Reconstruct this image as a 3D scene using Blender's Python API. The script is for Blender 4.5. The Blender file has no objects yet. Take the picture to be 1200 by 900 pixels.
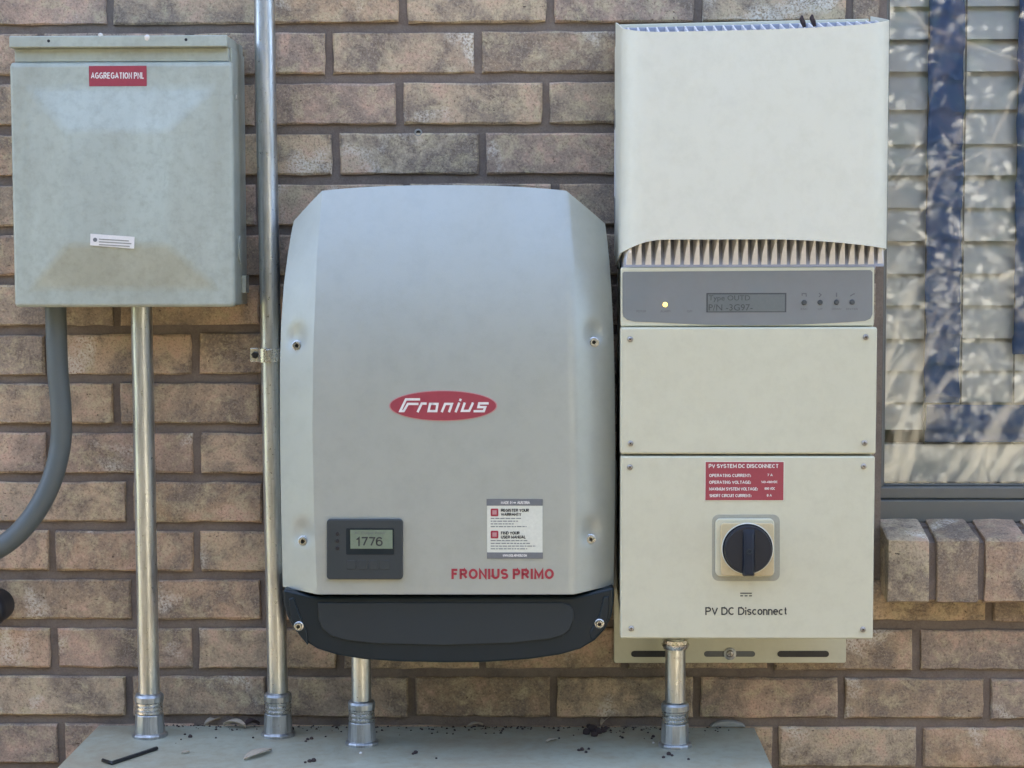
import bpy, math, random
from mathutils import Vector, Matrix
random.seed(7)
SC = bpy.context.scene
COL = SC.collection
rad = math.radians

# ------------------------------------------------------------------ camera
F_PX, YAW, PITCH, ROLL = 2039.22, 0.0211, 0.0668, -0.0020
CAM = Vector((-0.4076, -2.4266, 0.6766))
_f = Vector((-math.sin(YAW) * math.cos(PITCH), math.cos(YAW) * math.cos(PITCH), -math.sin(PITCH)))
_r0 = Vector((math.cos(YAW), math.sin(YAW), 0))
_u0 = _r0.cross(_f)
_r = _r0 * math.cos(ROLL) + _u0 * math.sin(ROLL)
_u = -_r0 * math.sin(ROLL) + _u0 * math.cos(ROLL)
cam_data = bpy.data.cameras.new('camera')
cam = bpy.data.objects.new('camera', cam_data)
COL.objects.link(cam)
cam.matrix_world = Matrix(((_r.x, _u.x, -_f.x, CAM.x), (_r.y, _u.y, -_f.y, CAM.y), (_r.z, _u.z, -_f.z, CAM.z), (0, 0, 0, 1)))
cam_data.sensor_width = 36
cam_data.lens = F_PX / 1200 * 36
cam_data.clip_start = 0.05
cam_data.clip_end = 2000
SC.camera = cam

# ------------------------------------------------------------------ sky, sun, exposure
SUN_EL, SUN_ROT = rad(60), rad(-14)
world = bpy.data.worlds.new('World')
SC.world = world
world.use_nodes = True
wn = world.node_tree.nodes
wl = world.node_tree.links
sky = wn.new('ShaderNodeTexSky')
sky.sky_type = 'NISHITA'
sky.sun_disc = False
sky.sun_elevation = SUN_EL
sky.sun_rotation = SUN_ROT
sky.dust_density = 3.0
sky.air_density = 0.7
sky.ozone_density = 0.3
wl.new(sky.outputs[0], wn['Background'].inputs[0])
wn['Background'].inputs[1].default_value = 0.15
sd = bpy.data.lights.new('sun', 'SUN')
sd.energy = 3.0
sd.angle = rad(0.5)
sd.color = (1.0, 0.94, 0.80)
sun = bpy.data.objects.new('sun', sd)
COL.objects.link(sun)
_sd = Vector((math.sin(SUN_ROT) * math.cos(SUN_EL), math.cos(SUN_ROT) * math.cos(SUN_EL), math.sin(SUN_EL)))
sun.rotation_euler = _sd.to_track_quat('Z', 'Y').to_euler()
sun.location = (0, 3, 6)
SC.view_settings.view_transform = 'Standard'
SC.view_settings.look = 'None'
SC.view_settings.exposure = 2.92
SC.view_settings.gamma = 1
SC.cycles.adaptive_threshold = 0.02
SC.cycles.max_bounces = 6
SC.cycles.diffuse_bounces = 3
SC.cycles.glossy_bounces = 3
SC.cycles.transparent_max_bounces = 8

# ------------------------------------------------------------------ helpers
def W(u, v, d=0.0):
    """Point at distance d in front of the wall face, from a measured photo position."""
    q = _f + _r * ((u - 600) / F_PX) - _u * ((v - 450) / F_PX)
    t = (-d - CAM.y) / q.y
    return CAM + q * t

ORG = {}
def tag(o, label=None, cat=None, group=None, kind=None):
    if label: o['label'] = label
    if cat: o['category'] = cat
    if group: o['group'] = group
    if kind: o['kind'] = kind
    return o

def thing(name, loc, label, cat, group=None):
    o = bpy.data.objects.new(name, None)
    o.empty_display_size = 0.05
    o.location = loc
    COL.objects.link(o)
    ORG[o.name] = Vector(loc)
    return tag(o, label, cat, group)

class MB:
    def __init__(s):
        s.v = []; s.f = []
    def add(s, vs, fs):
        n = len(s.v)
        s.v += [tuple(p) for p in vs]
        s.f += [tuple(i + n for i in f) for f in fs]
    def box(s, x0, x1, y0, y1, z0, z1):
        s.add([(x0, y0, z0), (x1, y0, z0), (x1, y1, z0), (x0, y1, z0), (x0, y0, z1), (x1, y0, z1), (x1, y1, z1), (x0, y1, z1)],
              [(0, 3, 2, 1), (4, 5, 6, 7), (0, 1, 5, 4), (1, 2, 6, 5), (2, 3, 7, 6), (3, 0, 4, 7)])
    def pbox(s, u0, v0, u1, v1, df, db):
        um, vm = (u0 + u1) / 2, (v0 + v1) / 2
        s.box(W(u0, vm, df).x, W(u1, vm, df).x, -df, -db, W(um, v1, df).z, W(um, v0, df).z)
    def prism(s, pts, yf, yb):
        """closed outline of (x, z), counter-clockwise seen from the front; front at yf, back at yb"""
        n = len(pts)
        vs = [(x, yf, z) for x, z in pts] + [(x, yb, z) for x, z in pts]
        fs = [tuple(range(n)), tuple(range(2 * n - 1, n - 1, -1))]
        fs += [(i, i + n, (i + 1) % n + n, (i + 1) % n) for i in range(n)]
        s.add(vs, fs)
    def lathe(s, c, axis, prof, n=24, caps=True):
        """prof: (distance along axis, radius)"""
        a = Vector(axis).normalized()
        e1 = a.orthogonal().normalized(); e2 = a.cross(e1)
        c = Vector(c); vs = []; fs = []
        for h, r in prof:
            for k in range(n):
                t = 2 * math.pi * k / n
                vs.append(c + a * h + (e1 * math.cos(t) + e2 * math.sin(t)) * r)
        for i in range(len(prof) - 1):
            for k in range(n):
                k2 = (k + 1) % n
                fs.append((i * n + k, i * n + k2, (i + 1) * n + k2, (i + 1) * n + k))
        if caps:
            fs.append(tuple(range(n - 1, -1, -1)))
            m = (len(prof) - 1) * n
            fs.append(tuple(range(m, m + n)))
        s.add(vs, fs)
    def tube(s, path, r, n=16):
        path = [Vector(p) for p in path]
        vs = []; fs = []
        e1 = None
        for i, p in enumerate(path):
            t = (path[min(i + 1, len(path) - 1)] - path[max(i - 1, 0)]).normalized()
            if e1 is None: e1 = t.orthogonal().normalized()
            e1 = (e1 - t * e1.dot(t)).normalized(); e2 = t.cross(e1)
            rr = r[i] if isinstance(r, (list, tuple)) else r
            for k in range(n):
                a = 2 * math.pi * k / n
                vs.append(p + (e1 * math.cos(a) + e2 * math.sin(a)) * rr)
        for i in range(len(path) - 1):
            for k in range(n):
                k2 = (k + 1) % n
                fs.append((i * n + k, i * n + k2, (i + 1) * n + k2, (i + 1) * n + k))
        fs.append(tuple(range(n - 1, -1, -1)))
        m = (len(path) - 1) * n
        fs.append(tuple(range(m, m + n)))
        s.add(vs, fs)
    def mesh(s, name, off=Vector((0, 0, 0)), smooth=40):
        me = bpy.data.meshes.new(name)
        me.from_pydata([(x - off[0], y - off[1], z - off[2]) for x, y, z in s.v], [], s.f)
        me.validate()
        if smooth:
            me.shade_smooth()
            me.set_sharp_from_angle(angle=rad(smooth))
        me.update()
        return me
    def build(s, name, mat, parent=None, bevel=0, smooth=40, seg=2):
        if parent is not None:
            off = ORG[parent.name]
        else:
            off = Vector((sum(p[0] for p in s.v) / len(s.v), sum(p[1] for p in s.v) / len(s.v), min(p[2] for p in s.v)))
        o = bpy.data.objects.new(name, s.mesh(name, off, smooth))
        if mat: o.data.materials.append(mat)
        COL.objects.link(o)
        if parent is not None: o.parent = parent
        else: o.location = off
        ORG[o.name] = Vector(off)
        if bevel:
            b = o.modifiers.new('bevel', 'BEVEL')
            b.width = bevel; b.segments = seg; b.limit_method = 'ANGLE'; b.angle_limit = rad(35); b.harden_normals = True
        return o

def pxpts(pts, d):
    r = []
    for u, v in pts:
        p = W(u, v, d); r.append((p.x, p.z))
    a = sum(r[i][0] * r[(i + 1) % len(r)][1] - r[(i + 1) % len(r)][0] * r[i][1] for i in range(len(r)))
    return r if a > 0 else r[::-1]

def rrect(u0, v0, u1, v1, r, n=5):
    o = []
    for cx, cy, a0 in ((u1 - r, v0 + r, -90), (u1 - r, v1 - r, 0), (u0 + r, v1 - r, 90), (u0 + r, v0 + r, 180)):
        for k in range(n + 1):
            a = rad(a0 + 90 * k / n)
            o.append((cx + r * math.cos(a), cy + r * math.sin(a)))
    return o

def lerp(a, b, t): return a + (b - a) * t
def curve(pts, x):
    """piecewise linear lookup with smooth ends"""
    if x <= pts[0][0]: return pts[0][1]
    for (x0, y0), (x1, y1) in zip(pts, pts[1:]):
        if x <= x1: return lerp(y0, y1, (x - x0) / (x1 - x0))
    return pts[-1][1]
def spline(ps, n=8):
    """Catmull-Rom through points"""
    ps = [Vector(p) for p in ps]; out = []
    for i in range(len(ps) - 1):
        p0, p1, p2, p3 = ps[max(i - 1, 0)], ps[i], ps[i + 1], ps[min(i + 2, len(ps) - 1)]
        for k in range(n):
            t = k / n
            out.append(0.5 * ((2 * p1) + (p2 - p0) * t + (2 * p0 - 5 * p1 + 4 * p2 - p3) * t * t + (3 * p1 - p0 - 3 * p2 + p3) * t ** 3))
    out.append(ps[-1])
    return out

def text(s, u0, v0, u1, v1, d, mat, parent, name='lettering', bold=0.0, shear=0.0, rot=0.0, keep=False, mirror=False):
    """raised print filling the given box of the photo, at distance d from the wall"""
    cu = bpy.data.curves.new('t', 'FONT')
    cu.body = s; cu.size = 1; cu.offset = bold; cu.shear = shear; cu.resolution_u = 3
    to = bpy.data.objects.new('t', cu)
    COL.objects.link(to)
    dg = bpy.context.evaluated_depsgraph_get()
    me = bpy.data.meshes.new_from_object(to.evaluated_get(dg))
    bpy.data.objects.remove(to)
    bpy.data.curves.remove(cu)
    xs = [v.co.x for v in me.vertices]; ys = [v.co.y for v in me.vertices]
    a = W(u0, v1, d); b = W(u1, v0, d)
    sx = (b.x - a.x) / (max(xs) - min(xs)); sz = (b.z - a.z) / (max(ys) - min(ys))
    off = ORG[parent.name]
    cx, cz = (a.x + b.x) / 2, (a.z + b.z) / 2
    for v in me.vertices:
        x = a.x + (v.co.x - min(xs)) * sx - cx; z = a.z + (v.co.y - min(ys)) * sz - cz
        x, z = x * math.cos(rot) - z * math.sin(rot) + cx, x * math.sin(rot) + z * math.cos(rot) + cz
        v.co = Vector((x, -d, z)) - off
    me.materials.clear(); me.materials.append(mat)
    o = bpy.data.objects.new(name, me)
    COL.objects.link(o)
    o.parent = parent
    ORG[o.name] = off
    return o


# ------------------------------------------------------------------ stroke lettering
def arc(cx, cy, rx, ry, a0, a1, n=8):
    return [(cx + rx * math.cos(rad(lerp(a0, a1, k / n))), cy + ry * math.sin(rad(lerp(a0, a1, k / n)))) for k in range(n + 1)]
def _s(w, y0=0.0, y1=1.0):
    m_ = (y0 + y1) / 2; q = (y1 - y0) / 4
    return arc(w / 2, y1 - q, w / 2, q, 25, 180, 6) + arc(w / 2, y1 - q, w / 2, q, 190, 255, 3) + arc(w / 2, y0 + q, w / 2, q, 75, 0, 4) + arc(w / 2, y0 + q, w / 2, q, -10, -155, 7)
G = {
 'A': (.72, [[(0, 0), (.36, 1), (.72, 0)], [(.14, .33), (.58, .33)]]), 'B': (.6, [[(0, 0), (0, 1), (.35, 1)] + arc(.35, .76, .22, .24, 90, -90) + [(0, .52)], [(.35, .52)] + arc(.36, .26, .24, .26, 90, -90) + [(0, 0)]]),
 'C': (.68, [arc(.36, .5, .36, .5, 50, 310, 14)]), 'D': (.66, [[(0, 0), (0, 1), (.28, 1)] + arc(.28, .5, .38, .5, 90, -90, 10) + [(0, 0)]]),
 'E': (.55, [[(.55, 1), (0, 1), (0, 0), (.56, 0)], [(0, .53), (.5, .53)]]), 'F': (.52, [[(.52, 1), (0, 1), (0, 0)], [(0, .52), (.45, .52)]]),
 'G': (.72, [arc(.36, .5, .36, .5, 50, 300, 14) + [(.70, .12), (.70, .47), (.4, .47)]]), 'H': (.62, [[(0, 0), (0, 1)], [(.62, 0), (.62, 1)], [(0, .52), (.62, .52)]]),
 'I': (.04, [[(.02, 0), (.02, 1)]]), 'L': (.5, [[(0, 1), (0, 0), (.5, 0)]]), 'M': (.78, [[(0, 0), (0, 1), (.39, .15), (.78, 1), (.78, 0)]]),
 'N': (.62, [[(0, 0), (0, 1), (.62, 0), (.62, 1)]]), 'O': (.74, [arc(.37, .5, .37, .5, 90, 450, 20)]), 'P': (.58, [[(0, 0), (0, 1), (.33, 1)] + arc(.33, .73, .25, .27, 90, -90) + [(0, .46)]]),
 'R': (.62, [[(0, 0), (0, 1), (.34, 1)] + arc(.34, .74, .25, .26, 90, -90) + [(0, .48)], [(.3, .48), (.62, 0)]]), 'S': (.58, [_s(.58)]), 'T': (.6, [[(0, 1), (.6, 1)], [(.3, 1), (.3, 0)]]),
 'U': (.62, [[(0, 1), (0, .31)] + arc(.31, .31, .31, .31, 180, 360, 8) + [(.62, 1)]]), 'V': (.66, [[(0, 1), (.33, 0), (.66, 1)]]), 'W': (.95, [[(0, 1), (.24, 0), (.475, .9), (.71, 0), (.95, 1)]]),
 'X': (.62, [[(0, 0), (.62, 1)], [(0, 1), (.62, 0)]]), 'Y': (.62, [[(0, 1), (.31, .45), (.62, 1)], [(.31, .45), (.31, 0)]]),
 'c': (.46, [arc(.25, .36, .25, .36, 50, 310, 10)]), 'e': (.48, [[(0, .38), (.48, .38)] + arc(.25, .36, .25, .36, 10, 310, 12)]), 'i': (.04, [[(.02, 0), (.02, .60)], [(.02, .95), (.02, .99)]]),
 'n': (.42, [[(0, 0), (0, .72)], [(0, .45)] + arc(.21, .48, .21, .24, 160, 0, 6) + [(.42, 0)]]), 'o': (.5, [arc(.25, .36, .25, .36, 90, 450, 14)]), 's': (.42, [_s(.42, 0, .72)]),
 't': (.26, [[(.12, .95), (.12, .12), (.26, .02)], [(0, .70), (.26, .70)]]),
 '0': (.54, [arc(.27, .5, .27, .5, 90, 450, 16)]), '1': (.3, [[(0, .72), (.24, .98), (.24, 0)]]), '4': (.56, [[(.42, 0), (.42, 1), (0, .28), (.56, .28)]]), '6': (.54, [[(.50, .82)] + arc(.28, .6, .28, .4, 60, 180, 6) + arc(.27, .32, .27, .32, 180, 540, 14)]),
 '7': (.54, [[(0, 1), (.54, 1), (.2, 0)]]), '8': (.54, [arc(.27, .75, .22, .25, 90, 450, 12), arc(.27, .26, .27, .26, 90, 450, 12)]), ':': (.04, [[(.02, 0), (.02, .14)], [(.02, .5), (.02, .64)]]), '-': (.3, [[(0, .4), (.3, .4)]]), '.': (.04, [[(.02, 0), (.02, .13)]]),
}
def stext(s_, u0, v0, u1, v1, d, mat, parent, w, gap=.26, name='lettering', sp=.36):
    """block lettering drawn as strokes w photo units wide; the strokes' outer edges fill the box"""
    x = 0; items = []
    for ch in s_:
        if ch == ' ': x += sp; continue
        wd, st_ = G[ch]
        items.append((x, st_)); x += wd + gap
    tot = x - gap
    b = MB(); hw = w / 2
    for x0, st_ in items:
        for k, pl in enumerate(st_):
            pts = [(lerp(u0 + hw, u1 - hw, (x0 + px) / tot), lerp(v1 - hw, v0 + hw, py)) for px, py in pl]
            if len(pl) == 2 or pl[0] != pl[-1]:
                # square the free ends out by half a stroke where they meet the cap line or base line
                def ext(p, q):
                    t = Vector((p[0] - q[0], p[1] - q[1])); t.normalize(); return (p[0] + t.x * hw, p[1] + t.y * hw)
                if abs(pts[0][0] - pts[1][0]) < .01: pts[0] = ext(pts[0], pts[1])
                if abs(pts[-1][0] - pts[-2][0]) < .01: pts[-1] = ext(pts[-1], pts[-2])
            q = ribbon(pts, w, d + k * .00012); b.add(q.v, q.f)
    return b.build(name, M[mat] if isinstance(mat, str) else mat, parent, smooth=0)
def ribbon(pts, w, d):
    P = [Vector(p) for p in pts]; L = []; R_ = []
    closed = (P[0] - P[-1]).length < .02
    n = len(P)
    for i, p in enumerate(P):
        a = P[i - 1] if i else (P[-2] if closed else None)
        c = P[i + 1] if i < n - 1 else (P[1] if closed else None)
        t0 = (p - a).normalized() if a is not None else (c - p).normalized()
        t1 = (c - p).normalized() if c is not None else t0
        n0 = Vector((-t0.y, t0.x)); n1 = Vector((-t1.y, t1.x)); nn = n0 + n1
        nn = nn.normalized() if nn.length > .05 else n0
        k = w / 2 / max(.45, nn.dot(n0))
        L.append(p + nn * k); R_.append(p - nn * k)
    b = MB(); vs = []
    for l_, r_ in zip(L, R_):
        for q in (l_, r_):
            z = W(q.x, q.y, d); vs.append((z.x, -d, z.z))
    b.add(vs, [(2 * i, 2 * i + 2, 2 * i + 3, 2 * i + 1) for i in range(n - 1)])
    return b

# ------------------------------------------------------------------ materials
class NT:
    def __init__(s, name):
        s.m = bpy.data.materials.new(name); s.m.use_nodes = True
        s.t = s.m.node_tree; s.b = s.t.nodes['Principled BSDF']; s.out = s.t.nodes['Material Output']
    def n(s, kind, **kw):
        x = s.t.nodes.new(kind)
        for k, v in kw.items():
            if k.startswith('i_'):
                x.inputs[int(k[2:]) if k[2:].isdigit() else k[2:].replace('_', ' ')].default_value = v
            else: setattr(x, k, v)
        return x
    def l(s, a, b): s.t.links.new(a, b)
    def noise(s, vec, scale, detail=4, rough=0.6, dist=0.0):
        x = s.n('ShaderNodeTexNoise')
        x.inputs['Scale'].default_value = scale; x.inputs['Detail'].default_value = detail
        x.inputs['Roughness'].default_value = rough; x.inputs['Distortion'].default_value = dist
        if vec is not None: s.l(vec, x.inputs['Vector'])
        return x.outputs['Fac']
    def ramp(s, fac, stops):
        x = s.n('ShaderNodeValToRGB')
        e = x.color_ramp.elements
        while len(e) < len(stops): e.new(0.5)
        for el, (p, c) in zip(e, stops):
            el.position = p; el.color = (c, c, c, 1) if isinstance(c, (int, float)) else (*c, 1)
        s.l(fac, x.inputs[0])
        return x.outputs[0]
    def mix(s, fac, a, b, mode='MIX'):
        x = s.n('ShaderNodeMix', data_type='RGBA', blend_type=mode)
        for inp, val in ((x.inputs[0], fac), (x.inputs[6], a), (x.inputs[7], b)):
            if isinstance(val, (int, float)): inp.default_value = val
            elif isinstance(val, tuple): inp.default_value = (*val, 1)
            else: s.l(val, inp)
        return x.outputs[2]
    def bump(s, h, dist, strength=1.0, prev=None):
        x = s.n('ShaderNodeBump'); x.inputs['Distance'].default_value = dist; x.inputs['Strength'].default_value = strength
        s.l(h, x.inputs['Height'])
        if prev is not None: s.l(prev, x.inputs['Normal'])
        return x.outputs[0]
    def pos(s, stretch=None, rnd=False):
        g = s.n('ShaderNodeNewGeometry').outputs['Position']
        if rnd:
            oi = s.n('ShaderNodeObjectInfo')
            c = s.n('ShaderNodeCombineXYZ')
            mm = s.n('ShaderNodeMath', operation='MULTIPLY'); mm.inputs[1].default_value = 61.0
            s.l(oi.outputs['Random'], mm.inputs[0])
            for i in range(3): s.l(mm.outputs[0], c.inputs[i])
            a = s.n('ShaderNodeVectorMath', operation='ADD'); s.l(g, a.inputs[0]); s.l(c.outputs[0], a.inputs[1])
            g = a.outputs[0]
        if stretch:
            a = s.n('ShaderNodeVectorMath', operation='MULTIPLY'); s.l(g, a.inputs[0]); a.inputs[1].default_value = stretch
            g = a.outputs[0]
        return g

def paint(name, base, dirt=None, amt=0.5, rough=0.45, metal=0.0, streak=True, bump=0.00025, grain=900, seedoff=0, scale=14, spec=0.5, coat=0.0):
    m = NT(name)
    p = m.pos()
    col = base
    if dirt:
        n1 = m.noise(m.pos((1, 1, 0.35) if streak else None), scale, 6, 0.62, 0.4)
        n2 = m.noise(p, scale * 7, 5, 0.7)
        f1 = m.ramp(n1, [(0.38, 0.0), (0.72, amt)])
        f2 = m.ramp(n2, [(0.45, 0.0), (0.8, amt * 0.7)])
        c1 = m.mix(f1, base, dirt)
        c2 = m.mix(f2, c1, tuple(x * 0.8 for x in dirt))
        m.l(c2, m.b.inputs['Base Color'])
        r = m.ramp(n1, [(0.3, rough - 0.07), (0.75, rough + 0.13)])
        m.l(r, m.b.inputs['Roughness'])
    else:
        m.b.inputs['Base Color'].default_value = (*base, 1)
        m.b.inputs['Roughness'].default_value = rough
    m.b.inputs['Metallic'].default_value = metal
    m.b.inputs['Specular IOR Level'].default_value = spec
    m.b.inputs['Coat Weight'].default_value = coat
    if bump:
        h = m.noise(p, grain, 2, 0.6)
        h2 = m.noise(p, 9, 1, 0.5)
        m.l(heights(m, [(h2, .001), (h, bump * .5)]), m.b.inputs['Normal'])
    return m.m

def flat(name, base, rough=0.5, metal=0.0, emit=None, es=1.0):
    m = NT(name)
    n = m.noise(m.pos(), 260, 4, 0.6)
    c = m.mix(n, tuple(x * 0.86 for x in base), tuple(min(1, x * 1.1) for x in base))
    m.l(c, m.b.inputs['Base Color'])
    m.b.inputs['Roughness'].default_value = rough
    m.b.inputs['Metallic'].default_value = metal
    if emit:
        m.b.inputs['Emission Color'].default_value = (*emit, 1)
        m.b.inputs['Emission Strength'].default_value = es
    return m.m

def heights(m, parts):
    """sum of (socket, metres) -> one bump"""
    acc = None
    for sock, k in parts:
        x = m.n('ShaderNodeMath', operation='MULTIPLY_ADD'); m.l(sock, x.inputs[0]); x.inputs[1].default_value = k
        if acc is None: x.inputs[2].default_value = 0.0
        else: m.l(acc, x.inputs[2])
        acc = x.outputs[0]
    return m.bump(acc, 1.0, 1.0)

def brick_mat(name, gain=1.0):
    m = NT(name)
    p = m.pos(rnd=True)
    oi = m.n('ShaderNodeObjectInfo').outputs['Random']
    g = lambda r, gg, b: (r * gain, gg * gain * .99, b * gain * .93)
    base = m.ramp(oi, [(0.0, g(.26, .195, .140)), (0.11, g(.46, .345, .245)), (0.22, g(.40, .275, .215)), (0.33, g(.29, .235, .190)),
                       (0.44, g(.49, .375, .255)), (0.56, g(.36, .255, .175)), (0.67, g(.44, .310, .240)), (0.78, g(.27, .215, .170)), (0.89, g(.47, .385, .280)), (1.0, g(.33, .235, .170))])
    big = m.noise(p, 15, 5, 0.72, 0.3)
    c = m.mix(m.ramp(big, [(0.46, 0.0), (0.60, 0.85)]), base, g(.20, .165, .140))
    c = m.mix(m.ramp(big, [(0.34, 0.85), (0.46, 0.0)]), c, g(.52, .350, .265))
    grey = m.noise(p, 34, 5, 0.74, 0.4)
    c = m.mix(m.ramp(grey, [(0.50, 0.0), (0.66, 0.75)]), c, g(.48, .405, .27))
    # creased, sand-moulded face
    crz = m.noise(m.pos((0.8, 1, 1.15), True), 48, 5, 0.70, 1.5)
    crease = m.ramp(crz, [(0.41, 0.0), (0.45, 0.7), (0.48, 0.0)])
    where = m.ramp(big, [(0.47, 0.0), (0.62, 0.9)])
    cf = m.n('ShaderNodeMath', operation='MULTIPLY'); m.l(crease, cf.inputs[0]); m.l(where, cf.inputs[1])
    c = m.mix(cf.outputs[0], c, g(.095, .070, .056))
    fine = m.noise(p, 330, 4, 0.72, 0.2)
    c = m.mix(m.ramp(fine, [(0.30, 0.9), (0.47, 0.0)]), c, g(.135, .102, .072))
    c = m.mix(m.ramp(fine, [(0.55, 0.0), (0.72, 0.65)]), c, g(.58, .48, .34))
    # scattered pits of uneven size
    vor = m.n('ShaderNodeTexVoronoi', feature='F1'); vor.inputs['Scale'].default_value = 85
    wj = m.n('ShaderNodeTexNoise'); wj.inputs['Scale'].default_value = 150; wj.inputs['Detail'].default_value = 2; m.l(p, wj.inputs['Vector'])
    wv = m.n('ShaderNodeVectorMath', operation='MULTIPLY_ADD'); m.l(wj.outputs['Color'], wv.inputs[0]); wv.inputs[1].default_value = (.012, .012, .008)
    m.l(m.pos((0.8, 1, 1.25), True), wv.inputs[2]); m.l(wv.outputs[0], vor.inputs['Vector'])
    sep = m.n('ShaderNodeSeparateColor'); m.l(vor.outputs['Color'], sep.inputs[0])
    th = m.n('ShaderNodeMath', operation='MULTIPLY'); m.l(sep.outputs[0], th.inputs[0]); th.inputs[1].default_value = 0.13
    df = m.n('ShaderNodeMath', operation='SUBTRACT'); m.l(th.outputs[0], df.inputs[0]); m.l(vor.outputs['Distance'], df.inputs[1])
    pit = m.ramp(df.outputs[0], [(0.0, 0.0), (0.05, 0.85)])
    c = m.mix(pit, c, g(.07, .050, .042))
    # white lime bloom on a few bricks
    eff = m.noise(p, 7, 3, 0.6, 0.3)
    e = m.n('ShaderNodeMath', operation='MULTIPLY')
    m.l(m.ramp(eff, [(0.60, 0.0), (0.68, 1.0)]), e.inputs[0]); m.l(m.ramp(fine, [(0.40, 0.0), (0.60, 1.0)]), e.inputs[1])
    c = m.mix(e.outputs[0], c, (0.72, 0.67, 0.56))
    m.l(c, m.b.inputs['Base Color'])
    m.b.inputs['Roughness'].default_value = 0.9
    m.b.inputs['Specular IOR Level'].default_value = 0.25
    m.l(heights(m, [(big, .0022), (crz, .0014), (fine, .0017), (pit, -.0016)]), m.b.inputs['Normal'])
    return m.m

def mortar_mat():
    m = NT('mortar')
    p = m.pos()
    a = m.noise(p, 20, 5, 0.7)
    f = m.noise(p, 420, 4, 0.8)
    c = m.ramp(a, [(0.3, (0.160, 0.128, 0.108)), (0.55, (0.215, 0.176, 0.146)), (0.8, (0.27, 0.225, 0.178))])
    c = m.mix(m.ramp(f, [(0.5, 0.0), (0.8, 0.55)]), c, (0.34, 0.285, 0.22))
    c = m.mix(m.ramp(f, [(0.25, 0.6), (0.42, 0.0)]), c, (0.05, 0.042, 0.042))
    m.l(c, m.b.inputs['Base Color'])
    m.b.inputs['Roughness'].default_value = 0.95
    m.b.inputs['Specular IOR Level'].default_value = 0.2
    m.l(heights(m, [(a, .003), (f, .0014)]), m.b.inputs['Normal'])
    return m.m

def galv(name, base=(0.62, 0.64, 0.63), rough=0.3, bump=0.0003):
    m = NT(name)
    n1 = m.noise(m.pos((1, 1, 0.08)), 90, 5, 0.7)
    n2 = m.noise(m.pos(), 140, 5, 0.75)
    c = m.mix(m.ramp(n1, [(0.40, 0.0), (0.62, 0.8)]), base, tuple(x * 0.5 for x in base))
    c = m.mix(m.ramp(n2, [(0.6, 0.0), (0.72, 0.6)]), c, (0.20, 0.18, 0.15))
    m.l(c, m.b.inputs['Base Color'])
    m.b.inputs['Metallic'].default_value = 0.92
    m.l(m.ramp(n2, [(0.3, rough - 0.06), (0.75, rough + 0.2)]), m.b.inputs['Roughness'])
    m.l(m.bump(n1, bump, 0.4), m.b.inputs['Normal'])
    return m.m

M = {}
M['brick'] = brick_mat('brick', 1.2)
M['sillbrick'] = brick_mat('sill_brick', 1.1)
M['mortar'] = mortar_mat()
M['box'] = paint('enclosure_paint', (0.425, 0.47, 0.405), (0.32, 0.335, 0.275), 0.9, 0.32, scale=11, spec=0.5)
M['boxside'] = M['box']
M['silver'] = paint('silver_cover_paint', (0.395, 0.42, 0.38), (0.375, 0.395, 0.35), 0.5, 0.41, metal=0.30, streak=False, scale=6)
M['dark'] = paint('dark_plastic', (0.005, 0.014, 0.021), (0.013, 0.022, 0.027), 0.3, 0.36, scale=20, bump=0.0001, spec=0.35)
M['dark2'] = paint('dark_textured_plastic', (0.024, 0.031, 0.033), (0.036, 0.042, 0.042), 0.5, 0.62, scale=20, bump=0.0003, spec=0.35)
M['display'] = paint('display_plastic', (0.036, 0.045, 0.047), (0.052, 0.056, 0.053), 0.4, 0.5, scale=25, bump=0.0001, spec=0.35)
M['cream'] = paint('cream_powder_coat', (0.585, 0.575, 0.43), (0.57, 0.545, 0.39), 0.5, 0.5, streak=False, scale=7)
M['cream_lit'] = paint('lit_cream_powder_coat', (0.67, 0.665, 0.55), (0.65, 0.635, 0.49), 0.45, 0.5, streak=False, scale=7)  # same cream as the covers, lightened for the brighter light on the hood
M['fin'] = paint('fin_paint', (0.77, 0.765, 0.745), (0.66, 0.65, 0.63), 0.5, 0.42, scale=30, bump=0)
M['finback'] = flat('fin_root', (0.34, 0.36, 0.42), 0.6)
M['panelgrey'] = paint('grey_display_foil', (0.185, 0.205, 0.205), (0.235, 0.225, 0.21), 0.5, 0.4, streak=False, scale=9, bump=0.0001)
M['lcd'] = flat('lcd_glass_grey', (0.135, 0.155, 0.155), 0.3)
M['lcddark'] = flat('lcd_segments', (0.055, 0.065, 0.07), 0.4)
M['lcdgreen'] = flat('lcd_glass_green', (0.19, 0.235, 0.165), 0.25)
M['ink'] = flat('black_ink', (0.035, 0.037, 0.037), 0.6)
M['inkgrey'] = flat('grey_ink', (0.12, 0.125, 0.125), 0.6)
M['red'] = flat('red_label', (0.33, 0.045, 0.065), 0.45)
M['redink'] = flat('red_ink', (0.36, 0.03, 0.05), 0.5)
M['white'] = flat('white_print', (0.74, 0.72, 0.68), 0.5)
M['paper'] = flat('sticker_paper', (0.68, 0.69, 0.58), 0.5)
M['stickgrey'] = flat('sticker_grey', (0.16, 0.17, 0.175), 0.5)
M['pinkrim'] = flat('badge_rim', (0.50, 0.25, 0.25), 0.5)
M['galv'] = galv('galvanised_steel')
M['fitting'] = galv('fitting_zinc', (0.50, 0.52, 0.52), 0.38, 0.0005)
M['bright'] = galv('bright_zinc', (0.72, 0.71, 0.66), 0.22, 0.0003)
M['screw'] = galv('screw_steel', (0.45, 0.43, 0.40), 0.3)
M['pvc'] = paint('grey_pvc', (0.095, 0.115, 0.115), (0.13, 0.14, 0.125), 0.6, 0.5, scale=12)
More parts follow.
